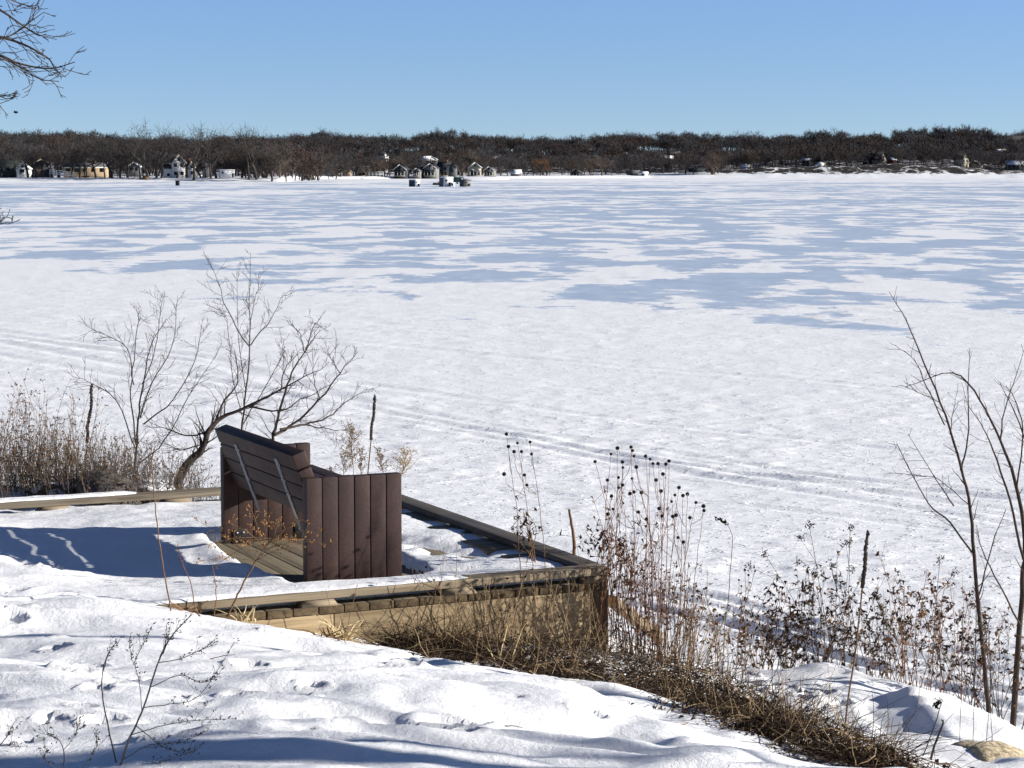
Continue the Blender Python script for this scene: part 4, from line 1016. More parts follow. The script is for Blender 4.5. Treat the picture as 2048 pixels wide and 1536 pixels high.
# distant bird
p = at(32, 225, 120); t = thing('bird', p, 'tiny dark bird gliding in the sky above the left shore', 'bird')
mb = MB(); mb.blob((0, 0, 0), (.13, .06, .05), 10, 6); mb.build('body', M['black_cloth'], t, smooth=True)
for s in (-1, 1):
    mb = MB(); mb.raw([[.06, s * .04, .01], [-.07, s * .04, .01], [-.06, s * .3, .08], [.02, s * .3, .09], [-.09, s * .5, .05], [.06, s * .04, -.01], [-.07, s * .04, -.01]], [np.array([[0, 1, 2, 3]]), np.array([[3, 2, 4]]), np.array([[5, 3, 2, 6]])]); mb.build('wing', M['black_cloth'], t)
# ------------------------------------------------------------------ plants on the bank
for n, c, v in [('twig_dark', (.060, .046, .038), .35), ('twig_grey', (.13, .108, .09), .3), ('stem_brown', (.17, .105, .062), .35), ('stem_red', (.19, .085, .05), .35), ('stem_tan', (.33, .235, .135), .3),
                ('weed_grey', (.15, .112, .08), .35), ('straw', (.46, .36, .20), .3), ('seed_black', (.020, .015, .012), .4), ('leaf_dark', (.040, .025, .018), .5), ('leaf_brown', (.17, .095, .048), .5), ('leaf_orange', (.30, .15, .05), .45), ('mullein', (.055, .045, .036), .4),
                ('sapling_bark', (.055, .038, .030), .35)]:
    M[n] = plain(n, c, .9, v, 14, .15)

def smooth(P, n=4):
    P = np.asarray(P, float)
    if len(P) < 3:
        t = np.linspace(0, 1, 2 * n + 1)[:, None]; return P[0] * (1 - t) + P[-1] * t
    Q = np.vstack([2 * P[0] - P[1], P, 2 * P[-1] - P[-2]]); out = []
    for i in range(1, len(Q) - 2):
        for t in np.arange(n) / n:
            out.append(.5 * ((2 * Q[i]) + (-Q[i - 1] + Q[i + 1]) * t + (2 * Q[i - 1] - 5 * Q[i] + 4 * Q[i + 1] - Q[i + 2]) * t * t + (-Q[i - 1] + 3 * Q[i] - 3 * Q[i + 1] + Q[i + 2]) * t ** 3))
    out.append(P[-1]); return np.array(out)

def limb(pxs, Y, R, jit=.12, dY=0.0, n=4):
    """a traced limb standing at its own depth, wandering to and fro in depth"""
    P = []; d = 0.0
    for i, p in enumerate(pxs):
        P.append(at(p[0], p[1], Y + dY * i / max(1, len(pxs) - 1) + d)); d += R.normal(0, jit)
    S = smooth(P, n)
    return S + R.normal(0, .0035 * min(1, (Y / 16) ** 2), S.shape)

def bend(p, d, L, R, k=5, wig=.12, trop=0.05):
    pts = [np.asarray(p, float)]; d = unit(np.asarray(d, float))
    for i in range(k):
        d = unit(d + R.normal(0, wig, 3) + np.array([0, 0, trop])); pts.append(pts[-1] + d * L / k)
    return np.array(pts)

def twigs(mb, pts, r, n, L, R, lv=1, f0=.25, ang=(.45, .95), trop=.06, rmin=.0009, tips=None):
    k = len(pts) - 1
    for i in range(n):
        f = f0 + (1 - f0) * (i + R.uniform(0, 1)) / n
        s = min(f * k, k - .001); j = int(s); p = pts[j] + (pts[j + 1] - pts[j]) * (s - j); d = unit(pts[j + 1] - pts[j])
        a = R.uniform(*ang); nd = unit(d * math.cos(a) + perp(d, R) * math.sin(a))
        LL = L * R.uniform(.45, 1.2) * (1.15 - .6 * f); q = bend(p, nd, LL, R, 4, .16, trop)
        rr = max(r * (1 - .7 * f) * .55, rmin * 1.3); mb.tube(q, rr, rmin, 3)
        if tips is not None: tips.append(q[-1])
        if lv > 0: twigs(mb, q, rr, max(2, int(3.2 * R.uniform(.6, 1.3))), LL * .55, R, lv - 1, .2, ang, trop, rmin, tips)

def base_of(x, y): return np.array([x, y, float(np.maximum(ground(np.array(x), np.array(y), False), 0))])

def traced(name, label, cat, limbs, Y, seed, mat='twig_dark', tw=(7, .22, 1), group=None, jit=.10, rmin=.0011, extra=None):
    """limbs: (pixel path, r0, r1); the first one starts in the ground"""
    R = np.random.default_rng(seed); L = [limb(a[0], Y, R, jit) for a in limbs]
    b = base_of(L[0][0][0], L[0][0][1]); L[0][0] = b - np.array([0, 0, .05])
    t = thing(name, b, label, cat, group)
    A = MB(); B = MB()
    for pts, a in zip(L, limbs):
        A.tube(pts, a[1], a[2], 6); n = max(2, int(tw[0] * len(a[0]) / 4)); twigs(B, pts, max(a[1] * .6, a[2]), n, tw[1], R, tw[2], .18, rmin=rmin)
    local(A, b).build('trunk' if limbs[0][1] > .006 else 'stem', M[mat], t, smooth=True)
    if extra: extra(t, b, L, R)
    local(B, b).build('twigs', M[mat], t)
    return t

# --- bare shrubs beyond the back curb
traced('shrub', 'dark bare shrub with upright fanning twigs left of the bench', 'shrub',
       [([(266, 1000), (272, 900), (277, 840), (286, 775), (300, 700), (332, 635)], .011, .002), ([(272, 890), (262, 800), (268, 720), (276, 640), (280, 625)], .006, .0015), ([(280, 835), (302, 768), (346, 690), (353, 605)], .006, .0015),
        ([(286, 850), (345, 800), (388, 725), (405, 640)], .006, .0014), ([(272, 900), (232, 800), (180, 765), (150, 755)], .005, .0012), ([(266, 770), (255, 700), (215, 672), (168, 650)], .004, .0012), ([(276, 930), (330, 880), (380, 790), (440, 700)], .006, .0012),
        ([(285, 770), (310, 700), (322, 620), (325, 590)], .004, .0012)], 16.1, 3, tw=(15, .22, 1))
traced('shrub', 'tall bare shrub with thin whips rising behind the bench back', 'shrub',
       [([(480, 1000), (483, 870), (492, 780), (500, 690), (498, 600), (502, 505)], .010, .0012), ([(498, 695), (455, 620), (438, 570), (414, 510)], .005, .0010), ([(500, 690), (540, 640), (568, 585)], .005, .0012), ([(484, 830), (466, 760), (455, 650), (449, 630)], .004, .0010),
        ([(485, 850), (520, 790), (560, 720), (570, 700)], .005, .0012), ([(492, 780), (478, 690), (474, 600), (474, 530)], .0035, .0009), ([(500, 650), (510, 600), (520, 555)], .003, .0009)], 16.5, 4, tw=(15, .20, 1))
traced('small_tree', 'crooked small tree leaning right from behind the curb toward the bench back', 'tree',
       [([(350, 990), (372, 930), (400, 905), (410, 885), (420, 858), (445, 835), (495, 812), (560, 780), (628, 742)], .034, .003), ([(430, 848), (450, 800), (475, 765), (470, 700)], .010, .002), ([(495, 812), (560, 822), (600, 800), (660, 770)], .008, .0015),
        ([(425, 860), (380, 872), (340, 860), (300, 845)], .008, .0015), ([(412, 884), (360, 900), (320, 880)], .006, .0014), ([(560, 782), (570, 740), (600, 700)], .006, .0014)], 15.9, 5, tw=(14, .24, 1), jit=.06)
traced('small_tree', 'spreading bare small tree with long curved limbs right of the bench back', 'tree',
       [([(548, 990), (545, 890), (552, 850), (566, 800), (585, 745), (612, 700), (640, 660)], .016, .002), ([(548, 870), (590, 845), (640, 800), (680, 745), (716, 704)], .012, .0016), ([(560, 858), (610, 848), (655, 835), (690, 805), (733, 778)], .010, .0014),
        ([(610, 705), (600, 670), (585, 650)], .005, .0012), ([(612, 700), (626, 655), (632, 645)], .005, .0012), ([(640, 800), (628, 760), (625, 690)], .005, .0012), ([(680, 745), (664, 720), (658, 705)], .004, .0011), ([(610, 850), (660, 858), (700, 862)], .005, .0012)], 16.3, 6, tw=(14, .20, 1))

# --- mullein stalks
def mullein(label, base, mid, top, Y, r, spike, seed, mat='mullein'):
    R = np.random.default_rng(seed); pts = limb([base, mid, top], Y, R, .02, n=6); b = base_of(pts[0][0], pts[0][1]); pts[0] = b
    t = thing('mullein_stalk', b, label, 'dried plant', 'dead mullein stalks'); A = MB(); A.tube(pts, r * .55, r * .4, 6); local(A, b).build('stem', M['stem_brown'], t, smooth=True)
    S = MB(); k = len(pts); q = pts[int(k * spike):]; S.tube(q, np.linspace(r * 1.05, r * .7, len(q)), None, 8, True)
    for i in range(110):
        f = R.uniform(0, len(q) - 1.01); j = int(f); p = q[j] + (q[j + 1] - q[j]) * (f - j); d = perp(unit(q[j + 1] - q[j]), R)
        S.blob(p + d * r * .9, (r * .42, r * .42, r * .6), 5, 4)
    local(S, b).build('seed_spike', M[mat], t); return t
mullein('dead mullein stalk leaning beside the low brush at left', (168, 960), (176, 870), (184, 766), 15.9, .011, .45, 1)
mullein('slim dark mullein stalk right of the bench back', (733, 985), (742, 880), (750, 792), 16.0, .010, .52, 2)
mullein('tall dead mullein stalk rising from the brush in front of the right mound', (1676, 1530), (1712, 1290), (1737, 1062), 10.3, .009, .74, 3)

# --- dry plumes behind the bench
def plume(label, base, top, Y, seed, mat='stem_tan', n=26, wid=.10, group='dry goldenrod plumes behind the right curb'):
    R = np.random.default_rng(seed); pts = limb([base, ((base[0] + top[0]) / 2 + R.normal(0, 5), (base[1] + top[1]) / 2), top], Y, R, .02, n=6); b = base_of(pts[0][0], pts[0][1]); pts[0] = b
    t = thing('goldenrod', b, label, 'dried plant', group); A = MB(); A.tube(pts, .003, .0014, 4); F = MB(); k = len(pts) - 1
    for i in range(n):
        f = .45 + .55 * i / n; s = min(f * k, k - .01); j = int(s); p = pts[j] + (pts[j + 1] - pts[j]) * (s - j)
        a = R.uniform(0, 6.28); d = np.array([math.cos(a) * .6, math.sin(a) * .6, .8]); q = bend(p, d, wid * (1.25 - f) * R.uniform(.7, 1.5) + .02, R, 4, .15, .0); A.tube(q, .0014, .0009, 3)
        for _ in range(12):
            w = q[R.integers(1, len(q))] + R.normal(0, .006, 3); F.leaf(w, R.normal(size=3) + np.array([0, 0, .8]), np.array([0, 1., 0]), R.uniform(.010, .02), .006)
    local(A, b).build('stem', M['stem_brown'], t); local(F, b).build('seed_plume', M[mat], t)
plume('tallest tan goldenrod plume rising behind the near bench end', (708, 985), (702, 856), 16.0, 11, n=34, wid=.16)
plume('short tan goldenrod plume beside the slim mullein stalk', (722, 985), (722, 905), 16.1, 12, 'stem_brown', 16)
plume('brownish goldenrod plume just right of the slim mullein stalk', (752, 985), (758, 905), 16.0, 13, 'stem_brown', 18)
plume('feathery pale goldenrod plume leaning right over the curb', (785, 1000), (812, 908), 15.9, 14, 'straw', 30, .15)
plume('low brown goldenrod tuft left of the near bench end', (668, 985), (664, 942), 16.0, 15, 'stem_brown', 10)
plume('small tan goldenrod tuft between the tall plume and mullein', (690, 985), (690, 905), 16.1, 16, 'stem_tan', 16)

# --- dry weed clumps: many stems from one root
def clump(name, label, bx, by, Y, H, n, seed, mat='stem_brown', leaf='leaf_brown', spread=.35, lean=(0, 0), leaves=6, r=.0024, heads=None, group=None, cat='dried plant', root=.06, branch=3, lsize=.022, px0=None):
    R = np.random.default_rng(seed); p = at(bx, by, Y); b = base_of(p[0], p[1]) if px0 is None else px0
    t = thing(name, b, label, cat, group); A = MB(); F = MB(); Hd = []
    for i in range(n):
        a = R.uniform(0, 6.28); s = abs(R.normal(0, spread)); d = np.array([math.cos(a) * s + lean[0], math.sin(a) * s + lean[1], 1.0])
        p0 = b + np.array([R.normal(0, root), R.normal(0, root), 0]); p0[2] = base_of(p0[0], p0[1])[2] - .02
        q = bend(p0, d, H * R.uniform(.55, 1.1), R, 7, .07, .015); A.tube(q, r, r * .4, 4)
        tips = [q[-1]]; twigs(A, q, r * .7, branch, H * .26, R, 0, .4, (.3, .8), .03, r * .35, tips)
        for _ in range(leaves):
            j = R.integers(2, len(q)); w = q[j] if R.uniform() < .5 else tips[R.integers(0, len(tips))]
            F.leaf(w, R.normal(size=3) + np.array([0, 0, -.5]), unit(R.normal(size=3)), lsize * R.uniform(.5, 1.4), lsize * .5, R.uniform(.2, 1.2))
    local(A, b).build('stems', M[mat], t)
    if leaves: local(F, b).build('leaves', M[leaf], t)
    return t
clump('weed_clump', 'tall reddish brown weed clump at the left edge beyond the curb', 20, 985, 15.7, .86, 170, 21, 'weed_grey', 'leaf_brown', .14, leaves=12, root=.24, branch=6, lsize=.022)
clump('weed_clump', 'pale dry weed clump right of the reddish one at left', 85, 985, 15.6, .62, 150, 22, 'weed_grey', 'leaf_brown', .22, leaves=8, root=.20, branch=6, lsize=.018)
clump('weed_clump', 'low tan bramble beside the leaning mullein stalk', 165, 985, 15.5, .50, 150, 23, 'weed_grey', 'leaf_brown', .6, leaves=5, root=.2, branch=5)
clump('weed_clump', 'low grey bramble under the fanning shrub', 250, 985, 15.5, .52, 170, 24, 'twig_grey', 'leaf_brown', .7, leaves=5, root=.22, branch=5)
clump('weed_clump', 'thin tangled bramble at the foot of the crooked tree', 335, 985, 15.5, .42, 100, 25, 'twig_grey', 'leaf_brown', .7, leaves=2, root=.22, branch=5)
clump('weed_clump', 'sparse grey bramble just left of the bench', 398, 985, 15.6, .40, 34, 26, 'twig_grey', 'leaf_brown', .8, leaves=1, root=.18, branch=5)
# boulders with snow beyond the back curb
def boulder(px, py, Y, rx, ry, rz, seed, label, cap=True, mat='rock_dark', sink=.35):
    p = at(px, py, Y); b = base_of(p[0], p[1]); t = thing('boulder', b, label, 'boulder')
    A = MB(); A.blob((0, 0, rz * (1 - sink) - rz * .3), (rx, ry, rz), 28, 18, .38, seed); A.build('rock', M[mat], t, smooth=True)
    if cap:
        B = MB(); B.blob((-.01, .03, rz * (1 - sink) - rz * .3 + rz * .30), (rx * 1.04, ry * 1.0, rz * .80), 28, 18, .3, seed); B.build('snow_cap', M['snow'], t, smooth=True)
M['rock_dark'] = plain('dark_fieldstone', (.09, .08, .072), .9, .6, 14, bmp=.02)
M['granite'] = plain('speckled_tan_granite', (.50, .41, .27), .9, .65, 48, bmp=.012)
boulder(30, 985, 15.6, .24, .2, .15, 3, 'grey boulder at far left under the reddish weeds')
boulder(135, 985, 15.5, .2, .18, .14, 4, 'snow capped boulder below the leaning mullein stalk')
boulder(215, 985, 15.3, .24, .2, .17, 5, 'largest shaded boulder behind the snowy end of the back curb', False)
boulder(300, 985, 15.5, .20, .18, .13, 6, 'small dark boulder near the foot of the crooked tree')

# --- coneflowers with round black seed heads
head_bm = MB(); head_bm.blob((0, 0, 0), (1, 1, .92), 10, 7, .22, 2)
HEAD = head_bm.mesh('seed_head', M['seed_black'], smooth=True)
def coneflower(label, bx, by, Y, heads, seed, mat='stem_brown', rad=.0105):
    R = np.random.default_rng(seed); p = at(bx, by, Y); b = base_of(p[0], p[1]); t = thing('coneflower', b, label, 'dried plant', 'dead coneflowers by the deck corner')
    A = MB(); hs = [at(h[0], h[1], Y + R.normal(0, .10)) for h in heads]; hs.sort(key=lambda q: -q[2])
    stems = []
    for i, h in enumerate(hs):
        if i < max(1, len(hs) // 3) or not stems:
            p0 = b + np.array([R.normal(0, .05), R.normal(0, .05), -.02]); m = p0 * .45 + h * .55 + np.array([(p0[0] - h[0]) * .22, R.normal(0, .03), .0]); q = smooth([p0, m, h], 7); stems.append(q); r0 = .0026
        else:
            s = stems[R.integers(0, len(stems))]; ok = [j for j in range(3, len(s)) if s[j][2] < h[2] - .06]; j = ok[-1 - int(R.integers(0, min(4, len(ok))))] if ok else 2
            p0 = s[j]; q = smooth([p0, p0 * .5 + h * .5 + np.array([(h[0] - p0[0]) * .25, 0, -.01]), h], 5); r0 = .0016
        q = q + np.vstack([np.zeros(3), R.normal(0, .002, (len(q) - 2, 3)), np.zeros(3)]); A.tube(q, r0, .0010, 4)
        if R.uniform() < .7: twigs(A, q, .0012, 2, .07, R, 0, .4, rmin=.0007)
    local(A, b).build('stem', M[mat], t)
    for i, h in enumerate(hs):
        o = bpy.data.objects.new('seed_head', HEAD); COL.objects.link(o); o.parent = t; o.location = h - b; s = rad * R.uniform(.75, 1.12); o.scale = (s, s, s); o.rotation_euler = (R.uniform(-.5, .5), R.uniform(-.5, .5), R.uniform(0, 6))
    return t
coneflower('tall coneflower leaning left in front of the right curb', 1058, 1290, 11.75, [(1013, 868), (1008, 948), (1017, 893), (1028, 903), (1043, 903), (1035, 886)], 1)
coneflower('slim coneflower with few heads beside the left leaning one', 1066, 1290, 11.7, [(1060, 884), (1063, 908), (1049, 950), (1054, 970)], 2)
coneflower('leftmost coneflower of the dense clump at the deck corner', 1236, 1300, 11.9, [(1190, 923), (1215, 960), (1222, 908), (1223, 992), (1237, 955), (1216, 1028)], 3, 'stem_red')
coneflower('tallest coneflower of the dense clump at the deck corner', 1262, 1310, 11.9, [(1235, 896), (1262, 894), (1245, 924), (1246, 935), (1265, 901), (1237, 975), (1245, 970), (1226, 1018)], 4, 'stem_red')
coneflower('coneflower of the dense clump with heads in a flat row', 1292, 1310, 11.9, [(1268, 912), (1273, 934), (1291, 912), (1300, 918), (1264, 957), (1268, 984), (1283, 985), (1260, 987), (1277, 1024)], 5, 'stem_red')
coneflower('right leaning coneflower of the dense clump', 1312, 1330, 11.85, [(1306, 927), (1316, 927), (1332, 928), (1338, 922), (1326, 948), (1312, 960), (1322, 982), (1318, 1017)], 6, 'stem_red')
coneflower('coneflower spreading right over the ice tracks', 1345, 1335, 11.8, [(1358, 975), (1350, 990), (1366, 991), (1375, 988), (1343, 1003), (1346, 1033), (1352, 1030), (1293, 1038), (1324, 1032)], 7)
coneflower('rightmost coneflower with a long bowed stem', 1368, 1345, 11.8, [(1392, 1005), (1407, 1012), (1408, 1021), (1380, 1035), (1367, 1084), (1356, 1075)], 8)
coneflower('small coneflower in front of the bench end by the curb', 905, 1300, 11.6, [(853, 1134), (840, 1143), (845, 1145), (868, 1160), (830, 1142), (822, 1139)], 9, rad=.008)
coneflower('short coneflower with small heads right of the deck corner', 1430, 1400, 11.6, [(1395, 1182), (1408, 1178), (1403, 1190), (1384, 1192), (1412, 1176), (1440, 1230), (1434, 1232), (1380, 1200)], 10, rad=.0075)
coneflower('low coneflower under the drooping grass head', 1500, 1385, 11.8, [(1490, 1140), (1497, 1150), (1510, 1142), (1478, 1160), (1483, 1172), (1500, 1165)], 12, rad=.0065)

# --- weed stalks thickening round the deck corner
for i, (bx, by, Y, H, n, sd, mt, lf, sp, ln, lv, lb) in enumerate([
    (1105, 1300, 11.7, .50, 7, 31, 'stem_tan', 'leaf_dark', .25, (-.1, 0), 3, 'loose tan weed clump before the fascia left of the deck corner'),
    (1190, 1300, 11.9, .45, 9, 32, 'stem_tan', 'leaf_dark', .22, (.0, 0), 2, 'tan weed clump against the corner post'),
    (1255, 1310, 12.0, .85, 26, 33, 'stem_red', 'leaf_brown', .16, (.0, 0), 7, 'tall red stemmed weed clump just right of the corner post'),
    (1300, 1320, 12.0, .62, 26, 34, 'stem_red', 'leaf_brown', .2, (-.05, 0), 6, 'dense red brown weed clump right of the deck corner'),
    (1345, 1340, 11.9, .52, 26, 35, 'stem_brown', 'leaf_brown', .25, (.05, 0), 5, 'brown weed clump leaning over the timber edge'),
    (1390, 1350, 11.9, .40, 24, 36, 'stem_tan', 'leaf_brown', .3, (.1, 0), 5, 'short tan weed clump at the left end of the snow mound'),
    (940, 1300, 11.65, .55, 9, 37, 'stem_tan', 'leaf_dark', .35, (.15, 0), 1, 'few crossing tan stems before the middle of the fascia'),
    (1010, 1305, 11.7, .40, 8, 38, 'stem_brown', 'leaf_dark', .35, (.1, 0), 3, 'brown weed clump below the leaning coneflowers')]):
    clump('weed_clump', lb, bx, by, Y, H, n, sd, mt, lf, sp, ln, lv, lsize=.026, root=.09, branch=4)
def hanging(label, px, py, Y, seed, n=90, w=.16, h=.22, mat='leaf_dark'):
    """a withered vine hanging over a few broken stems"""
    R = np.random.default_rng(seed); c = at(px, py, Y); b = base_of(c[0] + .05, c[1]); t = thing('withered_vine', b, label, 'dried plant')
    A = MB(); F = MB()
    for i in range(5):
        q = smooth([b + R.normal(0, .03, 3) * np.array([1, 1, 0]), (b + c) / 2 + R.normal(0, .04, 3), c + np.array([R.normal(0, w * .5), R.normal(0, .05), R.uniform(0, h * .4)])], 6); A.tube(q, .003, .0012, 4)
    for i in range(n):
        p = c + np.array([R.normal(0, w), R.normal(0, .06), -abs(R.normal(0, h * .5)) + R.normal(0, .04)]); F.leaf(p, np.array([R.normal(0, .5), R.normal(0, .5), -1.]), unit(R.normal(size=3)), R.uniform(.02, .055), .018, 1.0)
        if R.uniform() < .3: A.tube(bend(p, R.normal(size=3), .08, R, 3, .3), .0012, .0008, 3)
    local(A, b).build('stem', M['stem_brown'], t); local(F, b).build('leaves', M[mat], t)
hanging('dark withered vine draped between the right curb and coneflowers', 1215, 1065, 12.6, 1, 110, .10, .16)
hanging('dark withered leaves hanging on stems over the right curb', 1052, 1035, 12.4, 2, 45, .03, .14)
hanging('brown withered leaves at the dense coneflower stems', 1252, 1120, 12.1, 3, 60, .05, .3, 'leaf_brown')
hanging('shrivelled leaf spray right of the corner post', 1245, 1260, 11.8, 4, 16, .06, .12)
mb = MB(); R = np.random.default_rng(8); q = limb([(1150, 1120), (1145, 1060), (1138, 1020)], 12.8, R, .01); b = base_of(q[0][0], q[0][1]); q[0] = b; mb.tube(q, .011, .007, 7, True); o = local(mb, b).build('broken_weed', M['stem_brown'], loc=b, smooth=True); tag(o, 'broken thick brown stalk standing beyond the right curb', 'stalk')

# --- the drooping grass head and other single stems
def stalk(name, label, pxs, Y, r, seed, mat='stem_brown', head=None, hm='seed_black', leaves=0, cat='dried plant', dY=0, hl=.02, n=46):
    R = np.random.default_rng(seed); q = limb(pxs, Y, R, .015, dY, 6); b = base_of(q[0][0], q[0][1]); q[0] = b
    t = thing(name, b, label, cat); A = MB(); A.tube(q, r, r * .5, 5); local(A, b).build('stem', M[mat], t, smooth=True)
    if head:
        F = MB(); k = len(q); i0 = int(k * head)
        for _ in range(n):
            j = R.integers(i0, k); d = unit(q[min(j + 1, k - 1)] - q[j - 1]); F.leaf(q[j] + R.normal(0, .003, 3), d * .9 + R.normal(0, .45, 3), perp(d, R), R.uniform(.6, 1.2) * hl, hl * .42, .5)
        local(F, b).build('seed_head', M[hm], t)
    return t
stalk('grass_stalk', 'tall grass stalk with a dark drooping head right of the coneflowers', [(1442, 1400), (1450, 1260), (1464, 1100), (1463, 1066), (1452, 1047), (1434, 1036)], 11.2, .0024, 1, head=.76)
stalk('tall_weed', 'long thin bare stem standing in the snow left of the deck', [(341, 1214), (322, 1110), (310, 1010), (303, 930), (306, 905)], 10.85, .0042, 2)
stalk('tall_weed', 'reddish forked stem at the buried left end of the curb', [(392, 1232), (382, 1170), (362, 1120), (354, 1090)], 11.0, .0030, 3, 'stem_red', .5, 'stem_red', hl=.014, n=16)
stalk('tall_weed', 'short reddish stem left of the orange seeded weed', [(428, 1236), (432, 1180), (424, 1130)], 11.05, .0030, 4, 'stem_red', .5, 'stem_red', hl=.014, n=12)
stalk('tall_weed', 'thin upright stem against the fascia below the bench end', [(664, 1262), (660, 1215), (652, 1178)], 11.3, .002, 5)
stalk('tall_weed', 'thin bent stem crossing the fascia near the straw tuft', [(690, 1300), (698, 1240), (712, 1180), (716, 1170)], 11.2, .0022, 6)
stalk('tall_weed', 'dark broken stick leaning in front of the granite boulder', [(1856, 1545), (1870, 1490), (1886, 1446), (1882, 1440)], 8.9, .0062, 7, 'twig_dark')
stalk('tall_weed', 'dark bent weed with one black head before the right mound', [(1832, 1545), (1870, 1450), (1884, 1400), (1872, 1410)], 9.0, .0028, 8, 'twig_dark', .8)
for i, (x0, x1, y1, lb) in enumerate([(1918, 1926, 1235, 'thin straight stem left of the granite boulder top'), (1945, 1952, 1210, 'thin straight stem over the middle of the granite boulder'), (1985, 1978, 1260, 'thin straight stem at the right of the granite boulder'), (1968, 1992, 1300, 'thin leaning stem in front of the larger sapling')]):
    stalk('tall_weed', lb, [(x0, 1545), ((x0 + x1) / 2, 1400), (x1, y1)], 9.3 + i * .15, .0019, 20 + i, 'twig_dark')

# --- the orange seeded weed before the bench
def seeded():
    R = np.random.default_rng(15); Y = 11.1; q = limb([(452, 1240), (480, 1180), (508, 1130), (535, 1088), (570, 1060)], Y, R, .01, 0, 6); b = base_of(q[0][0], q[0][1]); q[0] = b
    t = thing('seeded_weed', b, 'leaning weed with a spray of orange seed pods in front of the bench', 'dried plant'); A = MB(); F = MB(); A.tube(q, .0055, .003, 5)
    for px, py in [(392, 1040), (410, 1090), (455, 1045), (500, 1012), (540, 1030), (575, 1085), (600, 1040), (640, 1060), (655, 1085), (560, 1050), (620, 1080), (480, 1090), (525, 1070), (590, 1095), (388, 1125), (430, 1130)]:
        j = R.integers(len(q) // 2, len(q)); h = at(px, py, Y + R.normal(0, .12)); m = (q[j] + h) / 2 + np.array([0, 0, .02]); s = smooth([q[j], m, h], 5); A.tube(s, .0020, .0009, 3)
        tips = []; twigs(A, s, .0012, 6, .07, R, 1, .3, rmin=.0007, tips=tips)
        for tp in tips:
            if R.uniform() < .55: F.blob(tp, (.0035, .0035, .0045), 5, 4)
            else: F.leaf(tp, R.normal(size=3), unit(R.normal(size=3)), .013, .008, .6)
    local(A, b).build('stem', M['stem_brown'], t); local(F, b).build('seed_pods', M['leaf_orange'], t)
seeded()
# straw tuft and grass by the fascia
def tuft(label, px, py, Y, n, L, seed, mat='straw', droop=.25, sp=.7, w=.004):
    R = np.random.default_rng(seed); p = at(px, py, Y); b = base_of(p[0], p[1]); t = tag(MB_tuft(R, n, L, droop, sp, w).build('grass_tuft', M[mat], loc=b), label, 'grass tuft'); return t
def MB_tuft(R, n, L, droop, sp, w):
    A = MB()
    for i in range(n):
        a = R.uniform(0, 6.28); d = np.array([math.cos(a) * sp, math.sin(a) * sp, 1.]); q = bend([R.normal(0, .03), R.normal(0, .03), -.01], d, L * R.uniform(.5, 1.2), R, 6, .1, -droop * R.uniform(.3, 1.4))
        s = perp(unit(d), R); r = np.array([.6, 1, 1, .9, .7, .45, .1])[:, None] * w; A.raw(np.vstack([q - s * r, q + s * r]), np.array([[j, j + 1, 8 + j, 7 + j] for j in range(6)]))
    return A
tuft('straw coloured grass tuft at the foot of the fascia', 688, 1308, 11.0, 46, .24, 1)
tuft('dark withered grass tuft before the straw coloured one', 655, 1300, 10.9, 26, .17, 2, 'leaf_brown')
tuft('small pale grass tuft at the foot of the fascia under the bench end', 722, 1300, 11.1, 16, .2, 3)
tuft('stiff pale grass blades below the leaning coneflowers', 1012, 1335, 10.9, 10, .26, 4, 'straw', .1, .4)
tuft('little grass tuft at the buried left end of the curb', 490, 1250, 11.05, 22, .13, 5, 'straw', .2, .6)
tuft('brown grass tuft under the reddish stems by the curb', 385, 1238, 10.95, 24, .12, 6, 'leaf_brown', .2, .6)

# --- dry brush matted over the slope: nobody could count it
M['brush_dark'] = plain('dark_dead_brush', (.050, .033, .021), .9, .6, 10, .1)
R = np.random.default_rng(44)
brush = MB(); br2 = MB(); lit = MB()
line = np.array([(770, 1304, 11.35), (900, 1314, 11.25), (1050, 1326, 11.15), (1200, 1345, 11.0), (1330, 1385, 10.6), (1450, 1440, 9.9), (1560, 1490, 9.2), (1660, 1520, 8.8), (1790, 1560, 8.4)])
wl = np.array([.12, .34, .50, .60, .55, .42, .32, .26, .22]); hl_ = np.array([.06, .13, .18, .22, .22, .16, .14, .12, .10])
LP = np.array([at(*q) for q in line])
def along():
    f = R.beta(1.15, 1.1) * (len(LP) - 1.001); j = int(f); u = f - j
    p = LP[j] * (1 - u) + LP[j + 1] * u; w = wl[j] * (1 - u) + wl[j + 1] * u; h = hl_[j] * (1 - u) + hl_[j + 1] * u
    d = unit(LP[j + 1] - LP[j]); s = np.array([-d[1], d[0], 0]); off = R.normal(0, .68)
    q = p + s * off * w; gate = float(fbm(np.array(q[0] * 2.1), np.array(q[1] * 2.1), 141, 3))
    if gate + .35 * R.normal() < -.12 + .25 * (abs(off) - .6): return along()
    h *= 1 + .9 * float(fbm(np.array(q[0] * 3.5), np.array(q[1] * 3.5), 142, 2)); h *= max(.15, 1 - abs(off) * .5); q = base_of(q[0], q[1]); return q, h, d
for i in range(3500):
    q, h, d = along(); z = h * R.uniform(0, 1) ** 1.3; a = R.uniform(0, 6.28); up = R.normal(.10, .32)
    dd = np.array([math.cos(a), math.sin(a) * .8, up]); pts = bend(q + np.array([0, 0, z - .01]), dd, R.uniform(.10, .42), R, 5, .16, -.04)
    m = br2 if R.uniform() < .20 else brush
    m.tube(pts, R.uniform(.0011, .0030), .0008, 3)
for i in range(900):
    q, h, d = along(); m = br2 if R.uniform() < .35 else brush
    pts = bend(q, np.array([R.normal(0, .4), R.normal(0, .3), 1.]), h * R.uniform(.8, 2.2) + .03, R, 5, .14, -.02); m.tube(pts, R.uniform(.0014, .003), .0009, 3)
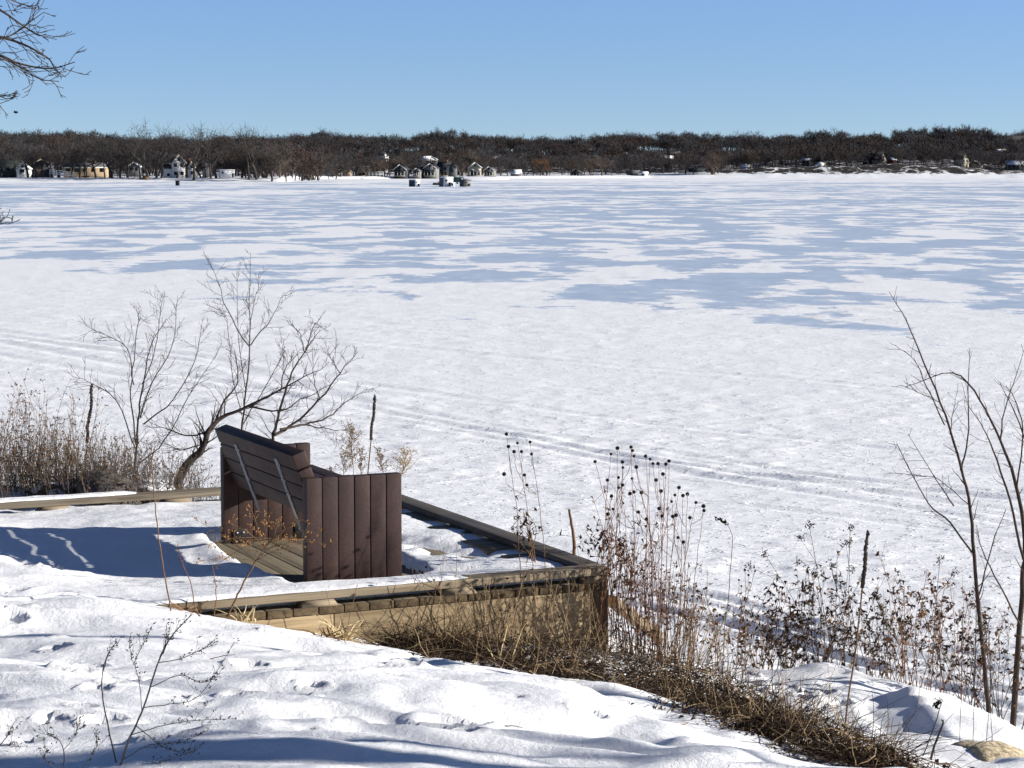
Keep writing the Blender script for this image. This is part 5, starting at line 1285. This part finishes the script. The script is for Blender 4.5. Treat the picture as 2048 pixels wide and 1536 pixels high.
for i in range(7400):
    q, h, d = along(); lit.leaf(q + np.array([0, 0, h * R.uniform(0, 1) ** 2 * .8 + .004]), R.normal(size=3) * np.array([1, 1, .5]), unit(R.normal(size=3)), R.uniform(.012, .045), R.uniform(.008, .02), R.uniform(.1, 1.0))
o = brush.build('dry_brush', M['brush_dark']); tag(o, 'matted brown dead brush covering the slope below the deck', 'brush', kind='stuff')
o = br2.build('dry_grass', M['stem_tan']); tag(o, 'tangled tan dead grass lying through the brown brush', 'grass', kind='stuff')
o = lit.build('fallen_leaves', M['leaf_dark']); tag(o, 'dark curled leaves caught in the brush on the slope', 'leaves', kind='stuff')

# --- brambles with clinging dark leaves beyond the right mound
for i, (bx, by, Y, H, n, ln, mt, lv, lb) in enumerate([
    (1500, 1335, 13.6, .55, 9, (.05, 0), 'stem_brown', 9, 'low leafy bramble at the left end of the right mound'), (1560, 1335, 13.5, .62, 11, (.25, 0), 'stem_brown', 12, 'bramble arching right behind the left part of the mound'),
    (1610, 1340, 13.6, .80, 10, (.05, 0), 'twig_dark', 10, 'tall bramble with black leaf clusters behind the mound'), (1665, 1345, 13.7, .85, 10, (.0, 0), 'twig_dark', 10, 'tall bramble left of the dead mullein spike'),
    (1725, 1352, 13.5, .66, 9, (.1, 0), 'stem_brown', 9, 'bramble rising behind the crest of the mound'), (1775, 1375, 13.2, .72, 9, (-.05, 0), 'twig_dark', 9, 'dark bramble between the mullein spike and saplings'),
    (1830, 1400, 13.0, .76, 11, (.05, 0), 'stem_brown', 11, 'bramble with rusty leaves left of the saplings'), (1885, 1420, 12.7, .82, 10, (.05, 0), 'stem_red', 9, 'reddish bramble close to the thinner sapling'),
    (1945, 1450, 12.2, .70, 10, (-.1, 0), 'twig_dark', 7, 'dark bramble at the foot of the thinner sapling'), (2015, 1480, 11.8, .72, 12, (-.05, 0), 'twig_dark', 6, 'dark bramble at the foot of the thicker sapling'), (1535, 1335, 13.9, .50, 9, (-.15, 0), 'stem_tan', 8, 'pale bramble leaning left behind the mound')]):
    clump('bramble', lb, bx, by, Y, H, int(n * 1.5), 60 + i, mt, 'leaf_dark' if i % 3 else 'leaf_brown', .36, ln, int(lv * 1.7), .0026, root=.12, branch=6, lsize=.034, group='brambles behind the right mound')
def cluster_stem(label, base, top, Y, seed, nh=3):
    R = np.random.default_rng(seed); q = limb([base, ((base[0] + top[0]) / 2 + R.normal(0, 8), (base[1] + top[1]) / 2), top], Y, R, .02, 0, 6); b = base_of(q[0][0], q[0][1]); q[0] = b
    t = thing('dried_flower', b, label, 'dried plant'); A = MB(); F = MB(); A.tube(q, .0024, .0012, 4)
    cs = [q[-1]] + [q[-2 - 2 * k] + np.array([R.normal(0, .05), R.normal(0, .03), -.02]) for k in range(nh - 1)]
    for c in cs:
        A.tube(np.array([q[-4], (q[-4] + c) / 2, c]), .0014, .001, 3)
        for _ in range(26): F.leaf(c + R.normal(0, .014, 3), R.normal(size=3), unit(R.normal(size=3)), R.uniform(.01, .022), .009, .8)
    local(A, b).build('stem', M['twig_dark'], t); local(F, b).build('flower_cluster', M['seed_black'], t)
for i, (b_, t_, Y, lb) in enumerate([((1640, 1340), (1530, 1108), 13.4, 'leaning dried stem with two black clusters left above the mound'), ((1668, 1345), (1617, 1048), 13.4, 'tall fine dried stem with an open grey cluster'), ((1740, 1360), (1700, 1055), 13.3, 'tall dried stem with a black tuft beside the mullein spike'),
    ((1690, 1350), (1662, 1130), 13.3, 'dried stem with black clusters behind the crest of the mound'), ((1800, 1390), (1752, 1195), 13.1, 'short dried stem with a black tuft right of the mullein spike'), ((1860, 1410), (1880, 1118), 12.9, 'dried stem with a rusty tuft left of the saplings'), ((1640, 1340), (1628, 1150), 13.6, 'dried stem with dense black clusters over the middle of the mound')]):
    cluster_stem(lb, b_, t_, Y, 90 + i, 2 + i % 3)

# --- saplings at right
traced('sapling', 'slender bare sapling bending left above the right mound', 'tree',
       [([(1980, 1440), (1966, 1300), (1951, 1150), (1941, 1020), (1921, 930), (1890, 830), (1850, 730), (1812, 640), (1779, 584)], .0140, .0014), ([(1921, 940), (1935, 880), (1937, 780), (1938, 696)], .006, .0012), ([(1889, 850), (1852, 770), (1830, 722), (1790, 690)], .004, .0012),
        ([(1947, 1110), (1900, 1045), (1855, 1005), (1800, 900), (1795, 890)], .006, .0012), ([(1908, 1012), (1872, 960), (1815, 868)], .0045, .0012), ([(1880, 805), (1850, 790), (1802, 770)], .003, .001), ([(1955, 1200), (1985, 1090), (2010, 1020)], .005, .0012), ([(1900, 870), (1905, 830), (1913, 790)], .003, .001),
        ([(1938, 1010), (1880, 960), (1830, 950), (1780, 945)], .003, .0009)], 12.0, 31, 'sapling_bark', tw=(10, .13, 0), jit=.05)
traced('sapling', 'thicker forked bare sapling at the right edge', 'tree',
       [([(2024, 1460), (2036, 1300), (2045, 1160), (2050, 1080), (2030, 960), (2000, 880), (1960, 800), (1905, 745), (1810, 775)], .0180, .0014), ([(2046, 1120), (2020, 1000), (1985, 900), (1968, 860), (1930, 800)], .008, .0014), ([(2050, 1080), (2062, 950), (2040, 850), (2000, 768)], .009, .0014), ([(2034, 975), (2046, 860), (2030, 800), (2012, 770)], .005, .0012),
        ([(2040, 1250), (1990, 1150), (1960, 1090), (1955, 1060)], .006, .0012), ([(2000, 880), (2010, 820), (2048, 700)], .005, .0012)], 11.8, 32, 'sapling_bark', tw=(10, .14, 0), jit=.05)

# --- weeds in the snow at lower left
def mugwort(label, main, branches, Y, seed, mat='twig_grey', r=.0034):
    R = np.random.default_rng(seed); q = limb(main, Y, R, .01, 0, 6); b = base_of(q[0][0], q[0][1]); q[0] = b - np.array([0, 0, .03]); t = thing('dry_weed', b, label, 'dried plant', 'dry weeds in the lower left snow')
    A = MB(); F = MB(); A.tube(q, r, r * .4, 5)
    for br in [main[len(main) // 2:]] + branches:
        s = limb(br, Y, R, .02, 0, 5); A.tube(s, r * .42, .0006, 4); tips = []
        twigs(A, s, r * .3, 7, .055, R, 0, .25, (.3, .7), .1, .0005, tips)
        for tp in tips + list(s[len(s) // 3:]):
            for _ in range(2): F.leaf(tp + R.normal(0, .003, 3), np.array([R.normal(.6, .6), R.normal(0, .6), R.uniform(.2, 1)]), unit(R.normal(size=3)), R.uniform(.006, .013), .0042, .5)
    local(A, b).build('stem', M[mat], t); local(F, b).build('seed_pods', M['leaf_dark'], t)
mugwort('branching dry weed bending right in the lower left snow', [(232, 1560), (258, 1480), (287, 1415), (318, 1320), (345, 1270), (384, 1228)],
        [[(287, 1415), (340, 1408), (400, 1390), (468, 1285)], [(300, 1375), (360, 1350), (400, 1365), (440, 1352)], [(318, 1325), (360, 1318), (400, 1300), (425, 1285)], [(262, 1470), (330, 1450), (400, 1440), (470, 1438)], [(270, 1450), (340, 1500), (400, 1495)], [(318, 1322), (330, 1290), (335, 1262)],
         [(245, 1520), (300, 1490), (360, 1485), (410, 1462)], [(240, 1540), (320, 1525), (390, 1500)]], 6.05, 1)
mugwort('thin forked weed left of the branching one in the lower left snow', [(240, 1560), (222, 1480), (206, 1400), (205, 1345), (218, 1305), (232, 1286)], [[(283, 1420), (278, 1360), (262, 1310), (258, 1275)], [(266, 1330), (285, 1290), (300, 1262)]], 6.1, 2, r=.0026)
mugwort('low dry weed at the bottom edge of the lower left snow', [(125, 1560), (128, 1510), (118, 1480), (92, 1468)], [[(128, 1500), (150, 1470), (160, 1440)], [(150, 1560), (190, 1500), (192, 1470)], [(120, 1540), (90, 1520), (95, 1500)]], 6.0, 3, r=.0022)
mugwort('tiny weed sprig at the left edge of the snow', [(-8, 1500), (10, 1478), (22, 1462)], [[(0, 1490), (16, 1490), (24, 1485)]], 6.3, 4, r=.002)
stalk('fallen_twig', 'forked dark twig lying on the snow below the curb', [(614, 1358), (640, 1350), (672, 1346)], 9.3, .003, 51, 'twig_dark', cat='twig')
stalk('fallen_twig', 'long dark twig lying on the snow near the brush edge', [(1090, 1410), (1160, 1400), (1230, 1412), (1270, 1432)], 9.0, .0026, 52, 'twig_dark', cat='twig')

for i, (px, py, Y0, lb) in enumerate([((700, 760), (1392, 1396), 0, 'short brown twig half sunk in the snow in the lower middle'), ((420, 470), (1318, 1312), 0, 'small twig on the snow above the branching weed'), ((1010, 1045), (1452, 1458), 0, 'tiny dark twig lying in the blue shade near the bottom')]):
    g = ground_px(px[0], py[0]); stalk('fallen_twig', lb, [(px[0], py[0]), ((px[0] + px[1]) / 2, (py[0] + py[1]) / 2 - 3), (px[1], py[1] - 3)], float(g[1]), .0022, 70 + i, 'twig_dark', cat='twig')

# --- granite boulder at the lower right, timber edge beyond the deck corner
p = ground_px(1965, 1530)
t = thing('granite_boulder', (p[0], p[1], p[2]), 'speckled tan granite boulder showing under the snow at lower right', 'boulder')
A = MB(); A.blob((.04, .11, -.06), (.20, .22, .118), 44, 28, .20, 12); A.build('rock', M['granite'], t, smooth=True)
q0 = at(1224, 1190, 12.35); q1 = at(1318, 1262, 12.7)
A = MB(); s = unit(np.cross(q1 - q0, [0, 0, 1.])) * .035
A.raw(np.array([q0 - s, q0 + s, q1 + s, q1 - s, q0 - s - [0, 0, .07], q0 + s - [0, 0, .07], q1 + s - [0, 0, .07], q1 - s - [0, 0, .07]]), np.array([[0, 1, 2, 3], [7, 6, 5, 4], [0, 4, 5, 1], [1, 5, 6, 2], [2, 6, 7, 3], [3, 7, 4, 0]]))
o = local(A, q0).build('landscape_timber', M['tan_u'], loc=q0, bevel=.01); tag(o, 'brown landscape timber running down the slope past the deck corner', 'timber')

# --- trees beside the view: limb tips reach in at the top left; trunks at right throw the foreground shade
R = np.random.default_rng(9); Yt = 15.2
t = None; b = base_of(-6.6, 15.2); t = thing('bare_tree', b, 'near bare tree whose twig tips reach in at the top left corner', 'tree')
A = MB(); B = MB(); trunk = np.array([b + np.array([R.normal(0, .03), R.normal(0, .03), z]) for z in np.linspace(-.3, 7.5, 12)]); A.tube(trunk, .17, .08, 10)
def from_trunk(z, pxs, r0, r1, tw=9, L=.32):
    j = int(np.argmin(np.abs(trunk[:, 2] - z))); pts = np.array([trunk[j], trunk[j] * .55 + at(pxs[0][0], pxs[0][1], Yt) * .45 + np.array([0, 0, .12])] + [at(a, c, Yt + R.normal(0, .06)) for a, c in pxs]); q = smooth(pts, 5)
    A.tube(q[:11], np.linspace(r0 * 2.2, r0, 11), None, 7); B.tube(q[10:], r0, r1, 5); twigs(B, q[9:], r0 * .55, tw, L, R, 1, .05, (.3, .7), .05, .0022)
from_trunk(4.9, [(-60, 60), (0, 74), (40, 86), (66, 98), (98, 118), (110, 138), (131, 154)], .011, .003)
from_trunk(4.6, [(-60, 108), (0, 112), (32, 125), (74, 135), (110, 136), (150, 124)], .011, .003)
from_trunk(5.1, [(-60, -10), (0, 20), (32, 42), (56, 58), (78, 71), (92, 68)], .010, .003)
from_trunk(5.2, [(-50, -30), (10, -6), (40, 7), (72, 15)], .008, .003, 4)
from_trunk(4.9, [(-60, 90), (0, 78), (30, 66), (60, 44), (88, 24)], .008, .0025)
from_trunk(4.6, [(-60, 140), (0, 118), (50, 140), (80, 158), (118, 163)], .007, .0025)
from_trunk(4.5, [(-60, 190), (-10, 190), (12, 197), (29, 196)], .006, .002, 5, .2)
from_trunk(4.2, [(-60, 215), (-10, 208), (12, 226)], .006, .002, 4, .18)
from_trunk(3.2, [(-70, 470), (-12, 452), (10, 446), (26, 446)], .007, .002, 6, .2)
for k in range(6):
    z = R.uniform(4.5, 7.4); j = int(np.argmin(np.abs(trunk[:, 2] - b[2] - z))); a = R.uniform(2.2, 4.4); q = bend(trunk[j], [math.cos(a), math.sin(a), .7], 2.6, R, 6, .12); A.tube(q, .05, .01, 6); twigs(B, q, .02, 8, .8, R, 1, .2, rmin=.003)
local(A, b).build('trunk', M['twig_dark'], t, smooth=True); local(B, b).build('branches', M['twig_dark'], t)
for i, (x, y, r, lb) in enumerate([(5.6, 6.0, .085, 'nearest bare oak standing just outside the right of the view'), (7.6, 5.75, .12, 'thicker bare oak behind the nearest one outside the view'), (10.5, 8.9, .12, 'slim bare oak up the shore outside the right of the view'), (8.8, 5.3, .16, 'second slim bare oak outside the right of the view')]):
    b = base_of(x, y); R = np.random.default_rng(100 + i); t = thing('oak_tree', b, lb, 'tree', 'bare oaks beside the view')
    A = MB(); B = MB(); q = bend(b - np.array([0, 0, .3]), [R.normal(0, .06), R.normal(0, .03), 1], 9, R, 10, .04); A.tube(q, r * 1.15, r * .45, 10)
    for k in range(9):
        f = R.uniform(.16, 1) * 9.9; j = int(f); s = bend(q[j], [R.normal(0, 1), R.normal(0, .6), .6], R.uniform(1.6, 3.2), R, 6, .14); A.tube(s, r * .32, .012, 6); twigs(B, s, .02, 7, .8, R, 1, .2, rmin=.004)
    local(A, b).build('trunk', M['twig_dark'], t, smooth=True); local(B, b).build('branches', M['twig_dark'], t)
SKY_K, SKY_O, SKY_S, EXPO = 2.6, 0.10, 0.13, 0.74
# ------------------------------------------------------------------ camera, sun, sky
cam_d = bpy.data.cameras.new('camera'); cam = bpy.data.objects.new('camera', cam_d); COL.objects.link(cam)
cam_d.sensor_width = 36.0; cam_d.lens = 36.0 * FPX / 2048.0
cam_d.clip_start = 0.1; cam_d.clip_end = 9000.0
cam.location = (0, 0, CAMZ); cam.rotation_euler = (math.pi / 2 - TH, 0, 0)
scene.camera = cam

sun_d = bpy.data.lights.new('sun', 'SUN'); sun = bpy.data.objects.new('sun', sun_d); COL.objects.link(sun)
sun_d.energy = 5.0; sun_d.angle = math.radians(0.53); sun_d.color = (1.0, 0.955, 0.885)
from mathutils import Vector
sun.rotation_euler = Vector(-SUN_DIR).to_track_quat('-Z', 'Y').to_euler()
sun.location = (20, 0, 20)

w = bpy.data.worlds.new('World'); scene.world = w; w.use_nodes = True
nt = w.node_tree; bg = nt.nodes['Background']
sky = nt.nodes.new('ShaderNodeTexSky'); sky.sky_type = 'NISHITA'; sky.sun_disc = False
sky.sun_elevation = SUN_EL; sky.sun_rotation = math.atan2(SUN_DIR[0], SUN_DIR[1])
sky.altitude = 300; sky.air_density = 1.0; sky.dust_density = 0.3; sky.ozone_density = 2.0
tc = nt.nodes.new('ShaderNodeTexCoord')
sx = nt.nodes.new('ShaderNodeSeparateXYZ'); cb = nt.nodes.new('ShaderNodeCombineXYZ'); nm = nt.nodes.new('ShaderNodeVectorMath'); nm.operation = 'NORMALIZE'
mz = nt.nodes.new('ShaderNodeMath'); mz.operation = 'MULTIPLY_ADD'; mz.inputs[1].default_value = SKY_K; mz.inputs[2].default_value = SKY_O
nt.links.new(tc.outputs['Generated'], sx.inputs[0])
nt.links.new(sx.outputs['X'], cb.inputs['X']); nt.links.new(sx.outputs['Y'], cb.inputs['Y'])
nt.links.new(sx.outputs['Z'], mz.inputs[0]); nt.links.new(mz.outputs[0], cb.inputs['Z'])
nt.links.new(cb.outputs[0], nm.inputs[0]); nt.links.new(nm.outputs[0], sky.inputs['Vector'])
gr = nt.nodes.new('ShaderNodeValToRGB'); ge = gr.color_ramp.elements     # paler, brighter air toward the horizon
ge[0].position = 0.0; ge[0].color = (0.74, 0.69, 0.665, 1)
ge[1].position = 1.0; ge[1].color = (0.22, 0.25, 0.34, 1)
q = ge.new(0.09); q.color = (0.86, 0.935, 1.03, 1)
q = ge.new(0.30); q.color = (0.42, 0.46, 0.58, 1)
nt.links.new(sx.outputs['Z'], gr.inputs[0])
ml = nt.nodes.new('ShaderNodeMix'); ml.data_type = 'RGBA'; ml.blend_type = 'MULTIPLY'; ml.inputs[0].default_value = 1.0
nt.links.new(sky.outputs[0], ml.inputs[6]); nt.links.new(gr.outputs[0], ml.inputs[7])
nt.links.new(ml.outputs[2], bg.inputs['Color'])
bg.inputs['Strength'].default_value = SKY_S

vs = scene.view_settings
vs.view_transform = 'Standard'; vs.look = 'None'; vs.gamma = 1.0; vs.use_curve_mapping = False
vs.exposure = EXPO
scene.render.engine = 'CYCLES'
scene.cycles.max_bounces = 6; scene.cycles.diffuse_bounces = 3; scene.cycles.glossy_bounces = 2
scene.cycles.transparent_max_bounces = 4
